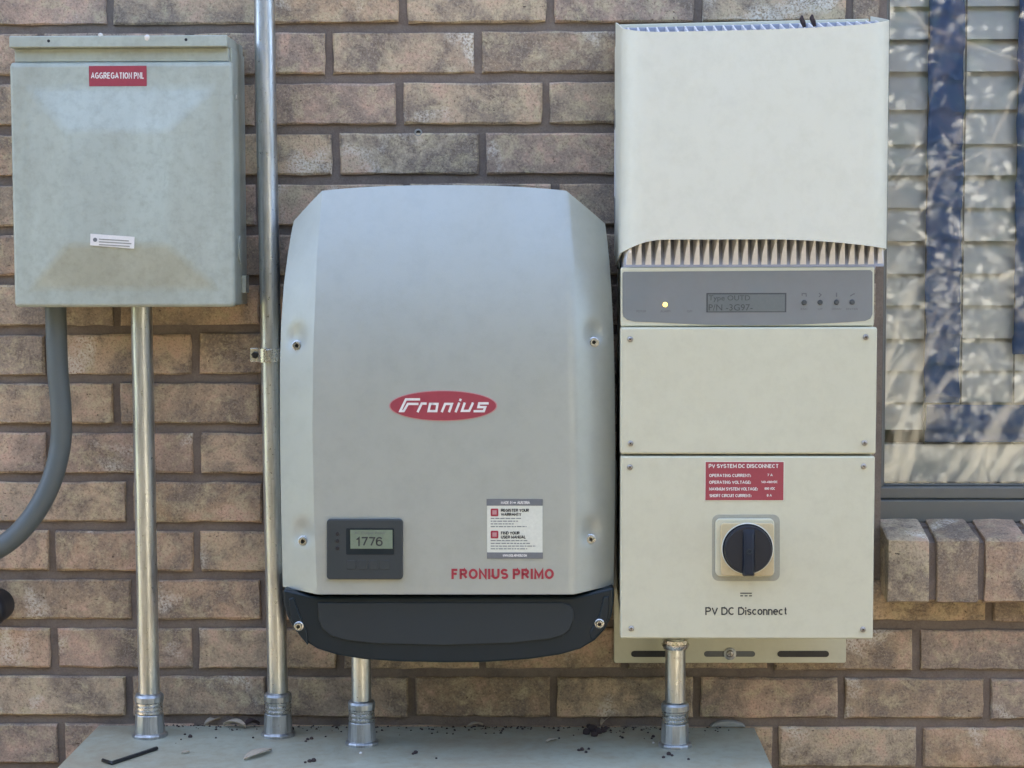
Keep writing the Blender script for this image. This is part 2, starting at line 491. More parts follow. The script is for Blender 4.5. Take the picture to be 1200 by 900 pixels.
M['trough'] = paint('trough_paint', (0.365, 0.39, 0.305), (0.31, 0.27, 0.18), 0.95, 0.5, streak=False, scale=9)
M['knob'] = paint('knob_plastic', (0.008, 0.012, 0.022), (0.016, 0.02, 0.026), 0.4, 0.4, scale=40, bump=0, spec=0.35)
M['ivory'] = flat('ivory_plastic', (0.56, 0.47, 0.28), 0.4)
M['grime'] = flat('grimy_cream', (0.36, 0.36, 0.29), 0.7)
M['black'] = flat('black_rubber', (0.013, 0.014, 0.017), 0.5)
M['steel'] = flat('blackened_steel', (0.02, 0.02, 0.02), 0.35, 0.3)
M['leaf'] = flat('dry_leaf', (0.42, 0.36, 0.27), 0.8)
M['debris'] = flat('dark_debris', (0.045, 0.03, 0.028), 0.9)
M['caulk'] = flat('caulk', (0.30, 0.30, 0.26), 0.7)
M['bronze'] = paint('window_frame_paint', (0.125, 0.128, 0.115), (0.15, 0.145, 0.12), 0.5, 0.5, scale=10)
M['slat'] = paint('blind_slat', (0.80, 0.83, 0.84), (0.76, 0.78, 0.77), 0.4, 0.45, scale=8, bump=0)
M['blue'] = paint('blue_cloth', (0.085, 0.16, 0.36), (0.11, 0.19, 0.39), 0.6, 0.8, scale=18)
M['amber'] = flat('lit_amber_led', (0.9, 0.6, 0.1), 0.3, 0, (1.0, 0.68, 0.14), 0.45)
M['bark'] = flat('pale_bark', (0.50, 0.43, 0.32), 0.85)
M['bark2'] = flat('dark_bark', (0.10, 0.075, 0.05), 0.9)
M['roof'] = flat('roof_shingle', (0.10, 0.09, 0.08), 0.9)
M['room'] = flat('room_plaster', (0.35, 0.33, 0.30), 0.9)

def leafmat(name, a, b):
    m = NT(name)
    n = m.noise(m.pos(), 3.0, 4, 0.7)
    n2 = m.noise(m.pos(), 60, 3, 0.6)
    c = m.mix(n, a, b)
    c = m.mix(m.ramp(n2, [(0.3, 0.0), (0.8, 0.5)]), c, tuple(x * 1.5 for x in b))
    m.l(c, m.b.inputs['Base Color']); m.b.inputs['Roughness'].default_value = 0.55
    return m.m
M['sun_streak'] = leafmat('sun_streak_leaf', (0.58, 0.54, 0.43), (0.72, 0.68, 0.57))
M['hedge'] = leafmat('hedge_leaf', (0.022, 0.036, 0.016), (0.045, 0.064, 0.028))
M['glintleaf'] = leafmat('glint_shrub_leaf', (0.50, 0.49, 0.42), (0.70, 0.68, 0.60))  # pale leaf colour stands in for sunlit glints in the glass

def glass_mat():
    m = NT('window_glass')
    fr = m.n('ShaderNodeFresnel'); fr.inputs['IOR'].default_value = 1.54
    gl = m.n('ShaderNodeBsdfGlossy'); gl.inputs['Roughness'].default_value = 0.026
    tr = m.n('ShaderNodeBsdfTransparent'); tr.inputs['Color'].default_value = (0.97, 0.98, 0.98, 1)
    wob = m.noise(m.pos(), 7, 2, 0.5)
    nb = m.bump(wob, 0.004, 0.10)
    m.l(nb, gl.inputs['Normal'])
    mx = m.n('ShaderNodeMixShader')
    m.l(fr.outputs[0], mx.inputs[0]); m.l(tr.outputs[0], mx.inputs[1]); m.l(gl.outputs[0], mx.inputs[2])
    m.l(mx.outputs[0], m.out.inputs['Surface'])
    return m.m
M['glass'] = glass_mat()

def ground_mat():
    m = NT('ground')
    p = m.pos()
    a = m.noise(p, 0.8, 6, 0.7); f = m.noise(p, 25, 5, 0.75)
    c = m.ramp(a, [(0.35, (0.13, 0.15, 0.055)), (0.55, (0.17, 0.185, 0.08)), (0.75, (0.19, 0.175, 0.10))])
    c = m.mix(m.ramp(f, [(0.35, 0.6), (0.55, 0.0)]), c, (0.08, 0.085, 0.04))
    m.l(c, m.b.inputs['Base Color']); m.b.inputs['Roughness'].default_value = 0.95
    m.l(m.bump(f, 0.03, 0.8), m.b.inputs['Normal'])
    return m.m
M['ground'] = ground_mat()
M['bounce_patio'] = paint('bounce_patio_concrete', (0.175, 0.135, 0.095), (0.12, 0.09, 0.065), 0.7, 0.85, streak=False, scale=3, bump=0.002, grain=200)

# ------------------------------------------------------------------ the setting
GZ = -0.90; MYP = 0.004
g = MB(); g.add([(-600, -600, GZ), (600, -600, GZ), (600, 600, GZ), (-600, 600, GZ)], [(0, 1, 2, 3)])
tag(g.build('ground', M['ground'], smooth=0), kind='structure')

pt = MB(); pt.box(-6, 6, -3.3, MYP, GZ - .05, GZ + .05)
tag(pt.build('bounce_patio', M['bounce_patio'], None, .01), kind='structure')  # added unseen slab, tan so it bounces warm light onto the wall
# window opening in the wall
OX0 = W(1039.5, 60, 0).x; OX1 = OX0 + 0.92
OZ0 = W(1100, 604, -0.03).z; OZ1 = OZ0 + 1.12
PV, MJ, PH = 0.0695, 0.0134, 0.203
XA, XB, ZA, ZB = -3.2, 2.6, GZ, 2.05
BACK = 0.11                                         # wall thickness behind the face

wall = thing('brick_wall', (-0.45, 0.05, GZ), 'weathered tan and brown brick house wall carrying the electrical equipment', 'wall')
m = MB(); MY = 0.006
m.box(XA, OX0, MY, BACK, ZA, ZB); m.box(OX1, XB, MY, BACK, ZA, ZB)
m.box(OX0, OX1, MY, BACK, ZA, OZ0 - 0.012); m.box(OX0, OX1, MY, BACK, OZ1, ZB)
m.build('mortar', M['mortar'], wall, smooth=0)

# measured centres of the upright joints (row, photo x, photo y)
JM = {1: [151.5, 315, 482, 648.5, 816.5, 986.5, 1157], 0: [71.5, 909, 1078], 2: [63, 228.5, 398.5, 565, 732, 903, 1074],
      3: [157, 1160], 4: [61, 230], 5: [151.5], 6: [57, 230.5], 7: [136.5, 307.5], 8: [56, 228.5], 9: [136, 308],
      12: [393.5, 565.5], 13: [468, 640], 14: [385.5, 560], 15: [472, 128, 645, 818, 996]}
VROW = {1: 817, 0: 875, 2: 761, 3: 703, 4: 645, 5: 587, 6: 530, 7: 472, 8: 413, 9: 357, 12: 181, 13: 122, 14: 62, 15: 10}

def brick_mesh(name, L, H, D, seed):
    """one brick, origin at the middle of its face; uneven worn edges"""
    rn = random.Random(seed)
    nx, nz = 9, 3
    e = 0.0022
    b = MB()
    def ring(shrink, y, jit):
        pts = []
        for i in range(nx): pts.append((lerp(-L / 2, L / 2, i / nx), -H / 2))
        for i in range(nz): pts.append((L / 2, lerp(-H / 2, H / 2, i / nz)))
        for i in range(nx): pts.append((lerp(L / 2, -L / 2, i / nx), H / 2))
        for i in range(nz): pts.append((-L / 2, lerp(H / 2, -H / 2, i / nz)))
        out = []
        for x, z in pts:
            x *= 1 - 2 * shrink / L; z *= 1 - 2 * shrink / H
            out.append((x + rn.uniform(-jit, jit), y + rn.uniform(-jit, jit) * 0.5, z + rn.uniform(-jit, jit)))
        return out
    R0 = ring(e * 1.0, 0.0, 0.0013); R1 = ring(0.0, e, 0.0011); R2 = ring(0.0, D, 0)
    n = len(R0)
    b.add(R0 + R1 + R2, [tuple(range(n))] + [(i, i + n, (i + 1) % n + n, (i + 1) % n) for i in range(n)]
          + [(i + n, i + 2 * n, (i + 1) % n + 2 * n, (i + 1) % n + n) for i in range(n)])
    return b.mesh(name, smooth=28)

BMESH = {}
rest = MB()
bricks = []
BH = PV - MJ
def place_brick(xa, xb, zc, k):
    L = xb - xa
    if L < 0.012: return
    xc = (xa + xb) / 2
    s = W(600, 450, 0)
    bricks.append((abs(xc + 0.45) * 0.75 + abs(zc - 0.51), xc, zc, L, k))
rows_k = range(int(math.floor((ZA) / PV)), int(math.floor(ZB / PV)) + 1)
for k in rows_k:
    zc = k * PV
    if zc - BH / 2 < ZA - 0.03 or zc + BH / 2 > ZB: continue
    par = 0 if k % 2 else 1
    js = []
    meas = [W(u, VROW[k], 0).x for u in JM.get(k, [])]
    rn = random.Random(k * 13 + 5)
    for c in range(-30, 50):
        if c % 2 != par: continue
        x = (c - 6) * PH / 2 - 0.4002 + rn.uniform(-0.004, 0.004)
        for mx in meas:
            if abs(mx - x) < 0.05: x = mx
        if XA < x < XB: js.append(x)
    js = [XA - 0.005] + js + [XB + 0.005]
    for a, b2 in zip(js, js[1:]):
        jw = rn.uniform(0.0098, 0.0118) / 2
        xa, xb = a + jw, b2 - jw
        if zc + BH / 2 > OZ0 - 0.085 and zc - BH / 2 < OZ1 + 0.002 and xb > OX0 - 0.012 and xa < OX1 + 0.012:
            if zc - BH / 2 > OZ0 - 0.135 and zc + BH / 2 < OZ0 + 0.02 and False: continue
            if xa < OX0 - 0.012: place_brick(xa, min(xb, OX0 - 0.0115), zc, k)
            if xb > OX1 + 0.012: place_brick(max(xa, OX1 + 0.0115), xb, zc, k)
        else:
            place_brick(xa, xb, zc, k)
bricks.sort()
for i, (pri, xc, zc, L, k) in enumerate(bricks):
    rn = random.Random(i * 7 + 1)
    yo = rn.uniform(-0.0012, 0.0014); tilt = rn.uniform(-0.006, 0.006)
    if i < 290:
        key = (round(L, 3), i % 3)
        if key not in BMESH:
            BMESH[key] = brick_mesh('brick', L, BH, 0.05, hash(key) % 9999)
            BMESH[key].materials.append(M['brick'])
        o = bpy.data.objects.new('brick', BMESH[key])
        COL.objects.link(o); o.parent = wall
        o.location = Vector((xc, yo, zc + rn.uniform(-0.0008, 0.0008))) - ORG[wall.name]
        o.rotation_euler = (0, tilt * 0.7, tilt * 0.5)
    else:
        e = 0.004
        x0, x1, z0, z1 = xc - L / 2, xc + L / 2, zc - BH / 2, zc + BH / 2
        rest.add([(x0 + e, yo, z0 + e), (x1 - e, yo, z0 + e), (x1 - e, yo, z1 - e), (x0 + e, yo, z1 - e),
                  (x0, yo + e, z0), (x1, yo + e, z0), (x1, yo + e, z1), (x0, yo + e, z1), (x0, .05, z0), (x1, .05, z0), (x1, .05, z1), (x0, .05, z1)],
                 [(0, 1, 2, 3)] + [(i0, i0 + 4, (i0 + 1) % 4 + 4, (i0 + 1) % 4) for i0 in range(4)] + [(i0 + 4, i0 + 8, (i0 + 1) % 4 + 8, (i0 + 1) % 4 + 4) for i0 in range(4)])
tag(rest.build('brickwork', M['brick'], wall, smooth=0), kind='stuff')

# sloping sill of bricks on edge under the window
SB0 = W(1040, 668, 0.05).x; SBP = W(1097.5, 668, 0.05).x - SB0
zf_top = W(1110, 632, 0.05).z; zf_bot = W(1110, 707, 0.05).z
zb_top = W(1110, 604, -0.035).z
def sill_brick(x0, x1, rn):
    b = MB(); j = lambda a=0.0016: rn.uniform(-a, a)
    yf, yb = -0.05 + j(), 0.045
    xm = (x0 + x1) / 2
    e = 0.0026
    vs = []
    prof = [(yf + 0.006, zf_bot), (yf, zf_bot + e), (yf - 0.001, (zf_bot + zf_top) / 2), (yf, zf_top - e), (yf + 0.004, zf_top + 0.001),
            (lerp(yf, yb, 0.5), lerp(zf_top, zb_top, 0.5)), (yb, zb_top), (yb, zf_bot + 0.02)]
    for x, sg in ((x0, 1), (x0 + e, 0), (xm, 0), (x1 - e, 0), (x1, 1)):
        for i, (y, z) in enumerate(prof):
            yy = y + (e * 0.5 if sg and i in (0, 1, 2, 3, 4) else 0)
            zz = z - (e * 0.4 if sg and i in (4, 5, 6) else 0)
            vs.append((x + j(), yy + j(0.001), zz + j(0.001)))
    n = len(prof); fs = []
    for a in range(4):
        for i in range(n):
            i2 = (i + 1) % n
            fs.append((a * n + i, a * n + i2, (a + 1) * n + i2, (a + 1) * n + i))
    fs.append(tuple(range(n - 1, -1, -1))); fs.append(tuple(range(4 * n, 5 * n)))
    b.add(vs, [f[::-1] for f in fs])
    return b
rn = random.Random(3)
nb = int(0.98 / SBP) + 1
for i in range(nb):
    x0 = SB0 + i * SBP
    sill_brick(x0, x0 + SBP * 0.845, rn).build('sill_brick', M['sillbrick'], wall, smooth=28)
mm = MB()
mm.add([(SB0 + 0.01, -0.044, zf_bot + .004), (SB0 + nb * SBP - 0.015, -0.044, zf_bot + .004), (SB0 + nb * SBP - 0.015, -0.043, zf_top - 0.006), (SB0 + 0.01, -0.043, zf_top - 0.006),
        (SB0 + 0.01, 0.04, zf_bot + .004), (SB0 + nb * SBP - 0.015, 0.04, zf_bot + .004), (SB0 + nb * SBP - 0.015, 0.04, zb_top - 0.006), (SB0 + 0.01, 0.04, zb_top - 0.006)],
       [(0, 1, 2, 3), (3, 2, 6, 7), (0, 4, 5, 1), (0, 3, 7, 4), (1, 5, 6, 2)])
mm.build('sill_mortar', M['mortar'], wall, smooth=0)
# old anchor hole in a mortar joint
hm = MB(); hp = W(490, 155.5, 0.0)
hm.lathe((hp.x, 0.0075, hp.z), (0, -1, 0), [(0, 0.0055), (0.006, 0.0055), (0.0075, 0.0045), (0.0075, 0.0034), (0.001, 0.0032)], 16, False)
tag(hm.build('anchor_sleeve', M['caulk'], wall), 'pale ring of an old anchor hole in the mortar')
hm = MB(); hm.lathe((hp.x, 0.004, hp.z), (0, -1, 0), [(0, 0.0033), (0.0008, 0.0033)], 12)
hm.build('anchor_hole', M['black'], wall)

# roof and room behind: what keeps the sun off this side
rf = MB()
rf.add([(XA - .3, -0.10, ZB), (XB + .3, -0.10, ZB), (XB + .3, 5.5, ZB + 1.4), (XA - .3, 5.5, ZB + 1.4),
        (XA - .3, -0.10, ZB + .16), (XB + .3, -0.10, ZB + .16), (XB + .3, 5.5, ZB + 1.56), (XA - .3, 5.5, ZB + 1.56)],
       [(0, 3, 2, 1), (4, 5, 6, 7), (0, 1, 5, 4), (1, 2, 6, 5), (2, 3, 7, 6), (3, 0, 4, 7)])
tag(rf.build('roof', M['roof'], smooth=0), 'dark shingled house roof above the brick wall', 'roof')
rm = MB()
x0, x1, y0, y1, z0, z1 = XA, XB, BACK + 0.002, 5.3, GZ + .02, ZB + 0.02
rm.box(x0, x1, y1, y1 + .1, z0, z1); rm.box(x0, x0 + .1, y0, y1, z0, z1); rm.box(x1 - .1, x1, y0, y1, z0, z1)
rm.box(x0, x1, y0, y1, z1 - .004, z1 + .016); rm.box(x0, x1, y0, y1, z0, z0 + .05)
rm.build('room', M['room'], smooth=0)
tag(bpy.data.objects['room'], kind='structure')

# ------------------------------------------------------------------ window
WF, WG = 0.030, 0.052                                 # frame face, glass plane (behind the wall face)
win = thing('window', ((OX0 + OX1) / 2, WF, OZ0), 'grey metal framed window above the sloping brick sill', 'window')
fw = 0.0115
zfb = W(1100, 586, -WF).z; zfs = W(1100, 571, -WF).z; zg = W(1100, 567, -WG).z
xg = W(1035.5, 450, -WG).x
m = MB(); m.box(OX0 - .006, OX1 + .006, WF - .004, BACK - .002, OZ0 - .010, zfb); m.build('sill_track', M['bronze'], win, 0.002)
m = MB(); m.box(OX0 + .002, OX1 - .002, WF + .004, BACK - .004, zfb + .0005, zfs); m.build('bottom_rail', M['bronze'], win, 0.003)
m = MB(); m.box(OX0 - .004, xg - .004, WF, BACK - .003, zfs, OZ1); m.build('jamb', M['bronze'], win, 0.002)
m = MB(); m.box(OX1 - .02, OX1 + .004, WF, BACK - .003, zfs, OZ1); m.build('jamb', M['bronze'], win, 0.002)
m = MB(); m.box(xg - .004, OX1 - .02, WF + .002, BACK - .003, OZ1 - .03, OZ1 + .004); m.build('head_rail', M['bronze'], win, 0.002)
m = MB()
m.box(xg - .0035, xg + .001, WG - .008, WG + .012, zfs + .0005, OZ1 - .031)
m.box(xg + .001, OX1 - .021, WG - .008, WG + .012, zfs + .0005, zg)
m.build('glazing_bead', M['bronze'], win, 0.001)
m = MB(); m.box(xg + .0012, OX1 - .0215, WG, WG + .003, zg + .0003, OZ1 - .0315); m.build('pane', M['glass'], win, smooth=0)

# blind behind the glass
BY = 0.108
blind = thing('window_blind', ((OX0 + OX1) / 2, BY, OZ0), 'pale grey slatted blind hanging behind the window glass', 'blind')
lines = [5, 43, 82, 125, 165, 203, 241, 280, 317, 355, 393, 430, 467, 500]
zl = [W(1120, v, -BY).z for v in lines]
top = [zl[0] + 0.0465 * i for i in range(11, 0, -1)]
zs = top + zl
rn = random.Random(11)
for i, (za, zb) in enumerate(zip(zs, zs[1:])):
    t = rn.uniform(-.004, .004)
    m = MB()
    vs = []
    for x, dz in ((OX0 + .006, rn.uniform(-.0015, .0015)), (OX1 - .006, rn.uniform(-.0015, .0015))):
        for s in range(6):
            q = s / 5
            vs.append((x, BY - 0.006 + (0.016 + t) * q - 0.004 * math.sin(math.pi * q), lerp(zb - .004, za + .001, q) + dz))
        for s in range(5, -1, -1):
            q = s / 5
            vs.append((x, BY - 0.0035 + (0.016 + t) * q - 0.004 * math.sin(math.pi * q), lerp(zb - .004, za + .001, q) + dz))
    m.add(vs, [(k, (k + 1) % 12, (k + 1) % 12 + 12, k + 12) for k in range(12)] + [tuple(range(11, -1, -1)), tuple(range(12, 24))])
    m.build('slat', M['slat'], blind, smooth=60)
m = MB(); m.box(OX0 + .006, OX1 - .006, BY - .012, BY + .01, W(1100, 571, -BY).z - .03, W(1100, 519, -BY).z); m.build('bottom_rail', M['slat'], blind, 0.003)
for u in (1085, 1128, 1190):
    m = MB(); x = W(u, 300, -BY + .012).x; m.box(x - .0012, x + .0012, BY - .0145, BY - .0132, W(u, 519, -BY).z, OZ1 - .03); m.build('ladder_cord', M['stickgrey'], blind)

def cloth(u0, u1, v0, v1, label, y=BY - .022, vm=300):
    x0, x1 = W(u0, vm, -y).x, W(u1, vm, -y).x
    z0, z1 = W(1100, v1, -y).z, (W(1100, v0, -y).z if v0 > 0 else OZ1 - .035)
    m = MB(); nx, nz = 8, int((z1 - z0) / 0.0045)
    vs = []; fs = []
    rn = random.Random(int(u0))
    ph = [rn.uniform(0, 6) for _ in range(4)]
    for j in range(nz + 1):
        for i in range(nx + 1):
            x = lerp(x0, x1, i / nx); z = lerp(z0, z1, j / nz)
            zz = z + 0.003 * math.sin(x * 90 + ph[0]) + .002 * math.sin(x * 210 + ph[1])
            fr = ((zz - W(1100, 467, -y).z) / 0.0453) % 1.0
            dep = 0.010 * (1 - fr) ** 1.6 if fr > .06 else 0.010 * fr / .06
            vs.append((x + .0012 * math.sin(z * 60 + ph[2]), y - dep * .8 + .0015 * math.sin(x * 130 + z * 25 + ph[3]), z))
    for j in range(nz):
        for i in range(nx):
            a = j * (nx + 1) + i
            fs.append((a, a + 1, a + nx + 2, a + nx + 1))
    m.add(vs, fs)
    o = m.build('blue_cloth', M['blue'], smooth=60)
    s = o.modifiers.new('thick', 'SOLIDIFY'); s.thickness = 0.0015
    tag(o, label, 'cloth', 'blue cloth hanging inside the window')
cloth(1085, 1126, 0, 472, 'upright blue cloth strip between the two pale columns of the window blind')
cloth(1189, 1255, 0, 415, 'upright blue cloth strip at the right edge of the picture behind the window')
cloth(1085, 1330, 474, 518, 'level blue cloth band along the foot of the window blind', BY - .0225, 495)

# ------------------------------------------------------------------ small hardware
def screw_head(u, v, d, r, parent, mat='screw', cross=True, name='screw'):
    p = W(u, v, d); b = MB()
    b.lathe((p.x, -d + .002, p.z), (0, -1, 0), [(0, r), (.0025, r), (.0042, r * .82), (.0048, r * .55)], 16)
    o = b.build(name, M[mat], parent)
    if cross:
        c = MB(); a = random.uniform(0, 1.5)
        for q in (a, a + math.pi / 2):
            dx, dz = math.cos(q) * r * .5, math.sin(q) * r * .5
            nx, nz = -math.sin(q) * r * .12, math.cos(q) * r * .12
            y = -d - .0029 - (.0001 if q != a else 0)
            c.add([(p.x - dx - nx, y, p.z - dz - nz), (p.x + dx - nx, y, p.z + dz - nz), (p.x + dx + nx, y, p.z + dz + nz), (p.x - dx + nx, y, p.z - dz + nz)], [(0, 1, 2, 3)])
        c.build('recess', M['black'], o, smooth=0)
    return o
def washer_screw(u, v, d, r, parent, mat='bright', depth=.003):
    p = W(u, v, d); b = MB()
    b.lathe((p.x, -d + .004, p.z), (0, -1, 0), [(0, r * 1.25), (.003, r * 1.25), (.0036, r * 1.1), (.0036, r), (.0065, r), (.0078, r * .86), (.0078, r * .5), (.0045, r * .46)], 20, False)
    o = b.build('screw', M[mat], parent)
    b = MB(); b.lathe((p.x, -d + .0005, p.z), (0, -1, 0), [(0, r * .5), (.0004, r * .5)], 6)
    b.build('socket', M['steel'], o, smooth=0)
    return o

TZ = W(500, 850.5, 0.0).z                              # top of the metal trough
def conduit(label, pts, r, base, hub_w, top_fit=False, name='metal_conduit', pipe_mat='galv'):
    """pts: centreline (world); base: world point on the trough; connector stands on the trough"""
    t = thing(name, base, label, 'conduit', 'galvanised conduits')
    b = MB(); b.tube(pts, r, 28); b.build('pipe', M[pipe_mat], t, smooth=60)
    h = hub_w
    b = MB(); b.lathe(base, (0, 0, 1), [(-.002, h * 1.22), (.0035, h * 1.22), (.0055, h * 1.14), (.006, h * 1.03), (.024, h * .98), (.031, h * .97), (.0325, h * .93)], 12)
    b.build('hub', M['fitting'], t, 0.0008, smooth=20)
    b = MB(); z = .0322
    prof = []
    for i in range(3):
        prof += [(z, h * .86), (z + .0015, h * .95), (z + .0042, h * .95), (z + .0056, h * .86)]; z += .0058
    b.lathe(base, (0, 0, 1), prof, 28); b.build('threaded_ring', M['bright'], t, smooth=50)
    b = MB()
    b.lathe(base, (0, 0, 1), [(z - .001, h * .9), (z, h * .99), (z + .007, h * 1.0), (z + .010, h * .92), (z + .0115, r * 1.06), (z + .0116, r * .98)], 14)
    b.build('compression_nut', M['fitting'], t, smooth=25)
    return t, z

def cpath(u, d, v0, v1, lean=0.0):
    a = W(u, (v0 + v1) / 2, d)
    return a
# conduit from the grey enclosure down to the trough
def straight(x, d, z0, z1, n=24, wob=0.0, x1=None):
    return [(lerp(x, x1 if x1 is not None else x, i / n) + wob * math.sin(i * 1.1), -d + wob * math.cos(i * .7), lerp(z0, z1, i / n)) for i in range(n + 1)]

DC1 = 0.058
xb1, xt1 = W(175.5, 855, DC1).x, W(166, 370, DC1).x
conduit('galvanised conduit standing below the grey enclosure, leftmost of the upright metal pipes',
        straight(xb1, DC1, TZ + .04, W(166, 352, DC1).z, wob=.0002, x1=xt1), 0.0146, (xb1, -DC1, TZ), 0.0200)
DC2 = 0.052
xb2, xt2 = W(326, 855, DC2).x, W(308.5, 0, DC2).x
t2, _ = conduit('tall galvanised conduit rising past the top of the picture left of the silver inverter',
        straight(xb2, DC2, TZ + .04, ZB - .01, wob=.0003, x1=lerp(xb2, xt2, 1.75)), 0.0140, (xb2, -DC2, TZ), 0.0195)
# one-hole strap holding it to the wall
b = MB(); sz0, sz1 = W(310, 424, DC2).z, W(310, 408, DC2).z
xs = lerp(xb2, xt2, 0.52)
pr = 0.0140
for (za, zb) in ((sz0, sz1),):
    n = 14; vs = []; fs = []
    for k in range(n + 1):
        a = math.pi * (-0.05 + 1.1 * k / n)
        for rr in (pr + .0008, pr + .0032):
            for z in (za, zb): vs.append((xs + rr * math.cos(a), -DC2 - rr * math.sin(a), z))
    for k in range(n):
        i = k * 4
        fs += [(i + 2, i + 3, i + 7, i + 6), (i, i + 4, i + 5, i + 1), (i, i + 2, i + 6, i + 4), (i + 1, i + 5, i + 7, i + 3)]
    fs += [(0, 1, 3, 2), (n * 4, n * 4 + 2, n * 4 + 3, n * 4 + 1)]
    b.add(vs, fs)
st = b.build('strap', M['bright'], t2, smooth=30)
b = MB(); xl = W(293, 416, DC2).x
b.box(xl, xs - pr - .0012, -DC2 + .001, -DC2 + .0034, sz0 - .0005, sz1 + .0005)
b.build('tab', M['bright'], st, 0.001)
b = MB(); b.box(xl + .004, xs - pr - .004, -DC2 + .0034, -.004, lerp(sz0, sz1, .3), lerp(sz0, sz1, .7)); b.build('spacer', M['bright'], st)
b = MB(); b.box(xs - .004, xs + .004, -DC2 - pr - .0048, -DC2 - pr - .003, sz0 + .001, sz1 - .001); b.build('ridge', M['bright'], st, .0008)
p = W(299, 416, DC2); b = MB(); b.lathe((p.x, -DC2 + .001, p.z), (0, -1, 0), [(0, .0052), (.003, .005), (.004, .0035)], 6); b.build('bolt', M['steel'], st, smooth=20)

DC3 = 0.095
x3 = W(424, 862, DC3).x
conduit('short galvanised conduit below the silver inverter', straight(x3, DC3, TZ + .04, W(424, 760, DC3).z), 0.0133, (x3, -DC3, TZ), 0.0188)
DC4 = 0.098
x4 = W(791, 862, DC4).x
t4, _ = conduit('short galvanised conduit below the cream inverter, rightmost pipe', straight(x4, DC4, TZ + .04, W(791, 748, DC4).z), 0.0137, (x4, -DC4, TZ), 0.0190)
b = MB(); zt = W(791, 757, DC4).z
b.lathe((x4, -DC4, zt), (0, 0, 1), [(-.004, .0138), (-.003, .0165), (.001, .0185), (.0035, .0188), (.004, .0172), (.009, .0172)], 14)
b.build('locknut', M['bright'], t4, smooth=25)

# ------------------------------------------------------------------ grey enclosure at the left
EB = W(145, 360, 0.115)
enc = thing('electrical_enclosure', (EB.x, -0.05, EB.z), 'pale green grey metal electrical enclosure with a red printed label and a pyramid-embossed door', 'electrical box')
def sheet(mb, x0, x1, z0, z1, y): mb.add([(x0, y, z0), (x1, y, z0), (x1, y, z1), (x0, y, z1)], [(0, 1, 2, 3)])
DF = 0.115
dx0, dx1 = W(13.5, 216, DF).x, W(273.5, 216, DF).x
dz1, dz0 = W(145, 72, DF).z, W(145, 360, DF).z
b = MB()
ox0, ox1 = W(33, 216, DF).x, W(255, 216, DF).x
oz1, oz0 = W(145, 103, DF).z, W(145, 338, DF).z
HP = 0.019
ix0, ix1 = W(77, 216, DF + HP).x, W(194, 216, DF + HP).x
iz1, iz0 = W(145, 153, DF + HP).z, W(145, 287, DF + HP).z
R = [[(dx0, -DF, dz0), (dx1, -DF, dz0), (dx1, -DF, dz1), (dx0, -DF, dz1)],
     [(ox0, -DF, oz0), (ox1, -DF, oz0), (ox1, -DF, oz1), (ox0, -DF, oz1)],
     [(ix0, -DF - HP, iz0), (ix1, -DF - HP, iz0), (ix1, -DF - .012, iz1), (ix0, -DF - .012, iz1)],
     [(dx0, -DF + .02, dz0), (dx1, -DF + .02, dz0), (dx1, -DF + .02, dz1), (dx0, -DF + .02, dz1)]]
fs = []
for a, c in ((0, 4), (4, 8)):
    for i in range(4): fs.append((a + i, a + (i + 1) % 4, c + (i + 1) % 4, c + i))
fs.append((8, 9, 10, 11)); fs.append((15, 14, 13, 12))
for i in range(4): fs.append((i, i + 12, (i + 1) % 4 + 12, (i + 1) % 4))
b.add(sum(R, []), fs)
door = b.build('door', M['box'], enc, smooth=0)
bv = door.modifiers.new('bevel', 'BEVEL'); bv.width = 0.006; bv.segments = 4; bv.limit_method = 'ANGLE'; bv.angle_limit = rad(4); bv.harden_normals = True
door.data.shade_smooth()
b = MB(); bz1 = W(145, 54, DF).z
b.box(dx0 + .004, dx1 - .003, -DF + .0205, -.002, dz0 + .002, bz1 - .001); b.build('body', M['box'], enc, 0.0015)
b = MB(); lx0, lx1 = W(10.5, 48, .122).x, W(266, 48, .122).x
b.box(lx0 + .003, lx1 - .001, -DF + .006, -DF + .020, dz1 + .0005, W(145, 56, DF).z); b.build('upper_strip', M['box'], enc, 0.001)
b = MB(); lz1, lz0 = W(145, 41.5, .122).z, W(145, 55, .122).z
b.box(lx0, lx1, -.122, -.004, lz0, lz1); lid = b.build('top_flange', M['box'], enc, 0.0015)
for u, v in ((57, 48), (218, 46.5)):
    p = W(u, v, .122); b = MB(); b.lathe((p.x, -.1215, p.z), (0, -1, 0), [(0, .002), (.0009, .002)], 12); b.build('hole', M['black'], lid)
for u, v, s in ((117, 41, 1.0), (172, 44, 1.4)):
    p = W(u, v, .122); b = MB(); b.lathe((p.x, -.118, p.z - .004 * s), (0.05, -.3, 1), [(0, .002), (.003 * s, .0032 * s), (.006 * s, .0028 * s), (.007 * s, .001)], 9); b.build('bird_dropping', M['white'], lid)
# latch plate on the right-hand side
xr = dx1 - .003
b = MB(); zA, zB = W(280, 308, .06).z, W(280, 276, .06).z
b.prism([(-.062 + .010 * math.cos(t * math.pi / 8), (zA + zB) / 2 + (zB - zA) / 2 * math.sin(t * math.pi / 8)) for t in range(16)], 0, .0022)
b.v = [(xr + .0 + (.0022 - y), x, z) for x, y, z in b.v]; b.f = [f[::-1] for f in b.f]
b.build('knockout', M['boxside'], enc, 0.0008)
b = MB(); z = W(280, 333, .03).z; b.box(xr, xr + .006, -.045, -.02, z - .012, z + .012); b.build('latch', M['boxside'], enc, .001)
b = MB(); z = W(278, 114, .08).z; b.box(xr, xr + .003, -.082, -.076, z - .003, z + .004); b.build('side_rivet', M['bright'], enc, .001)
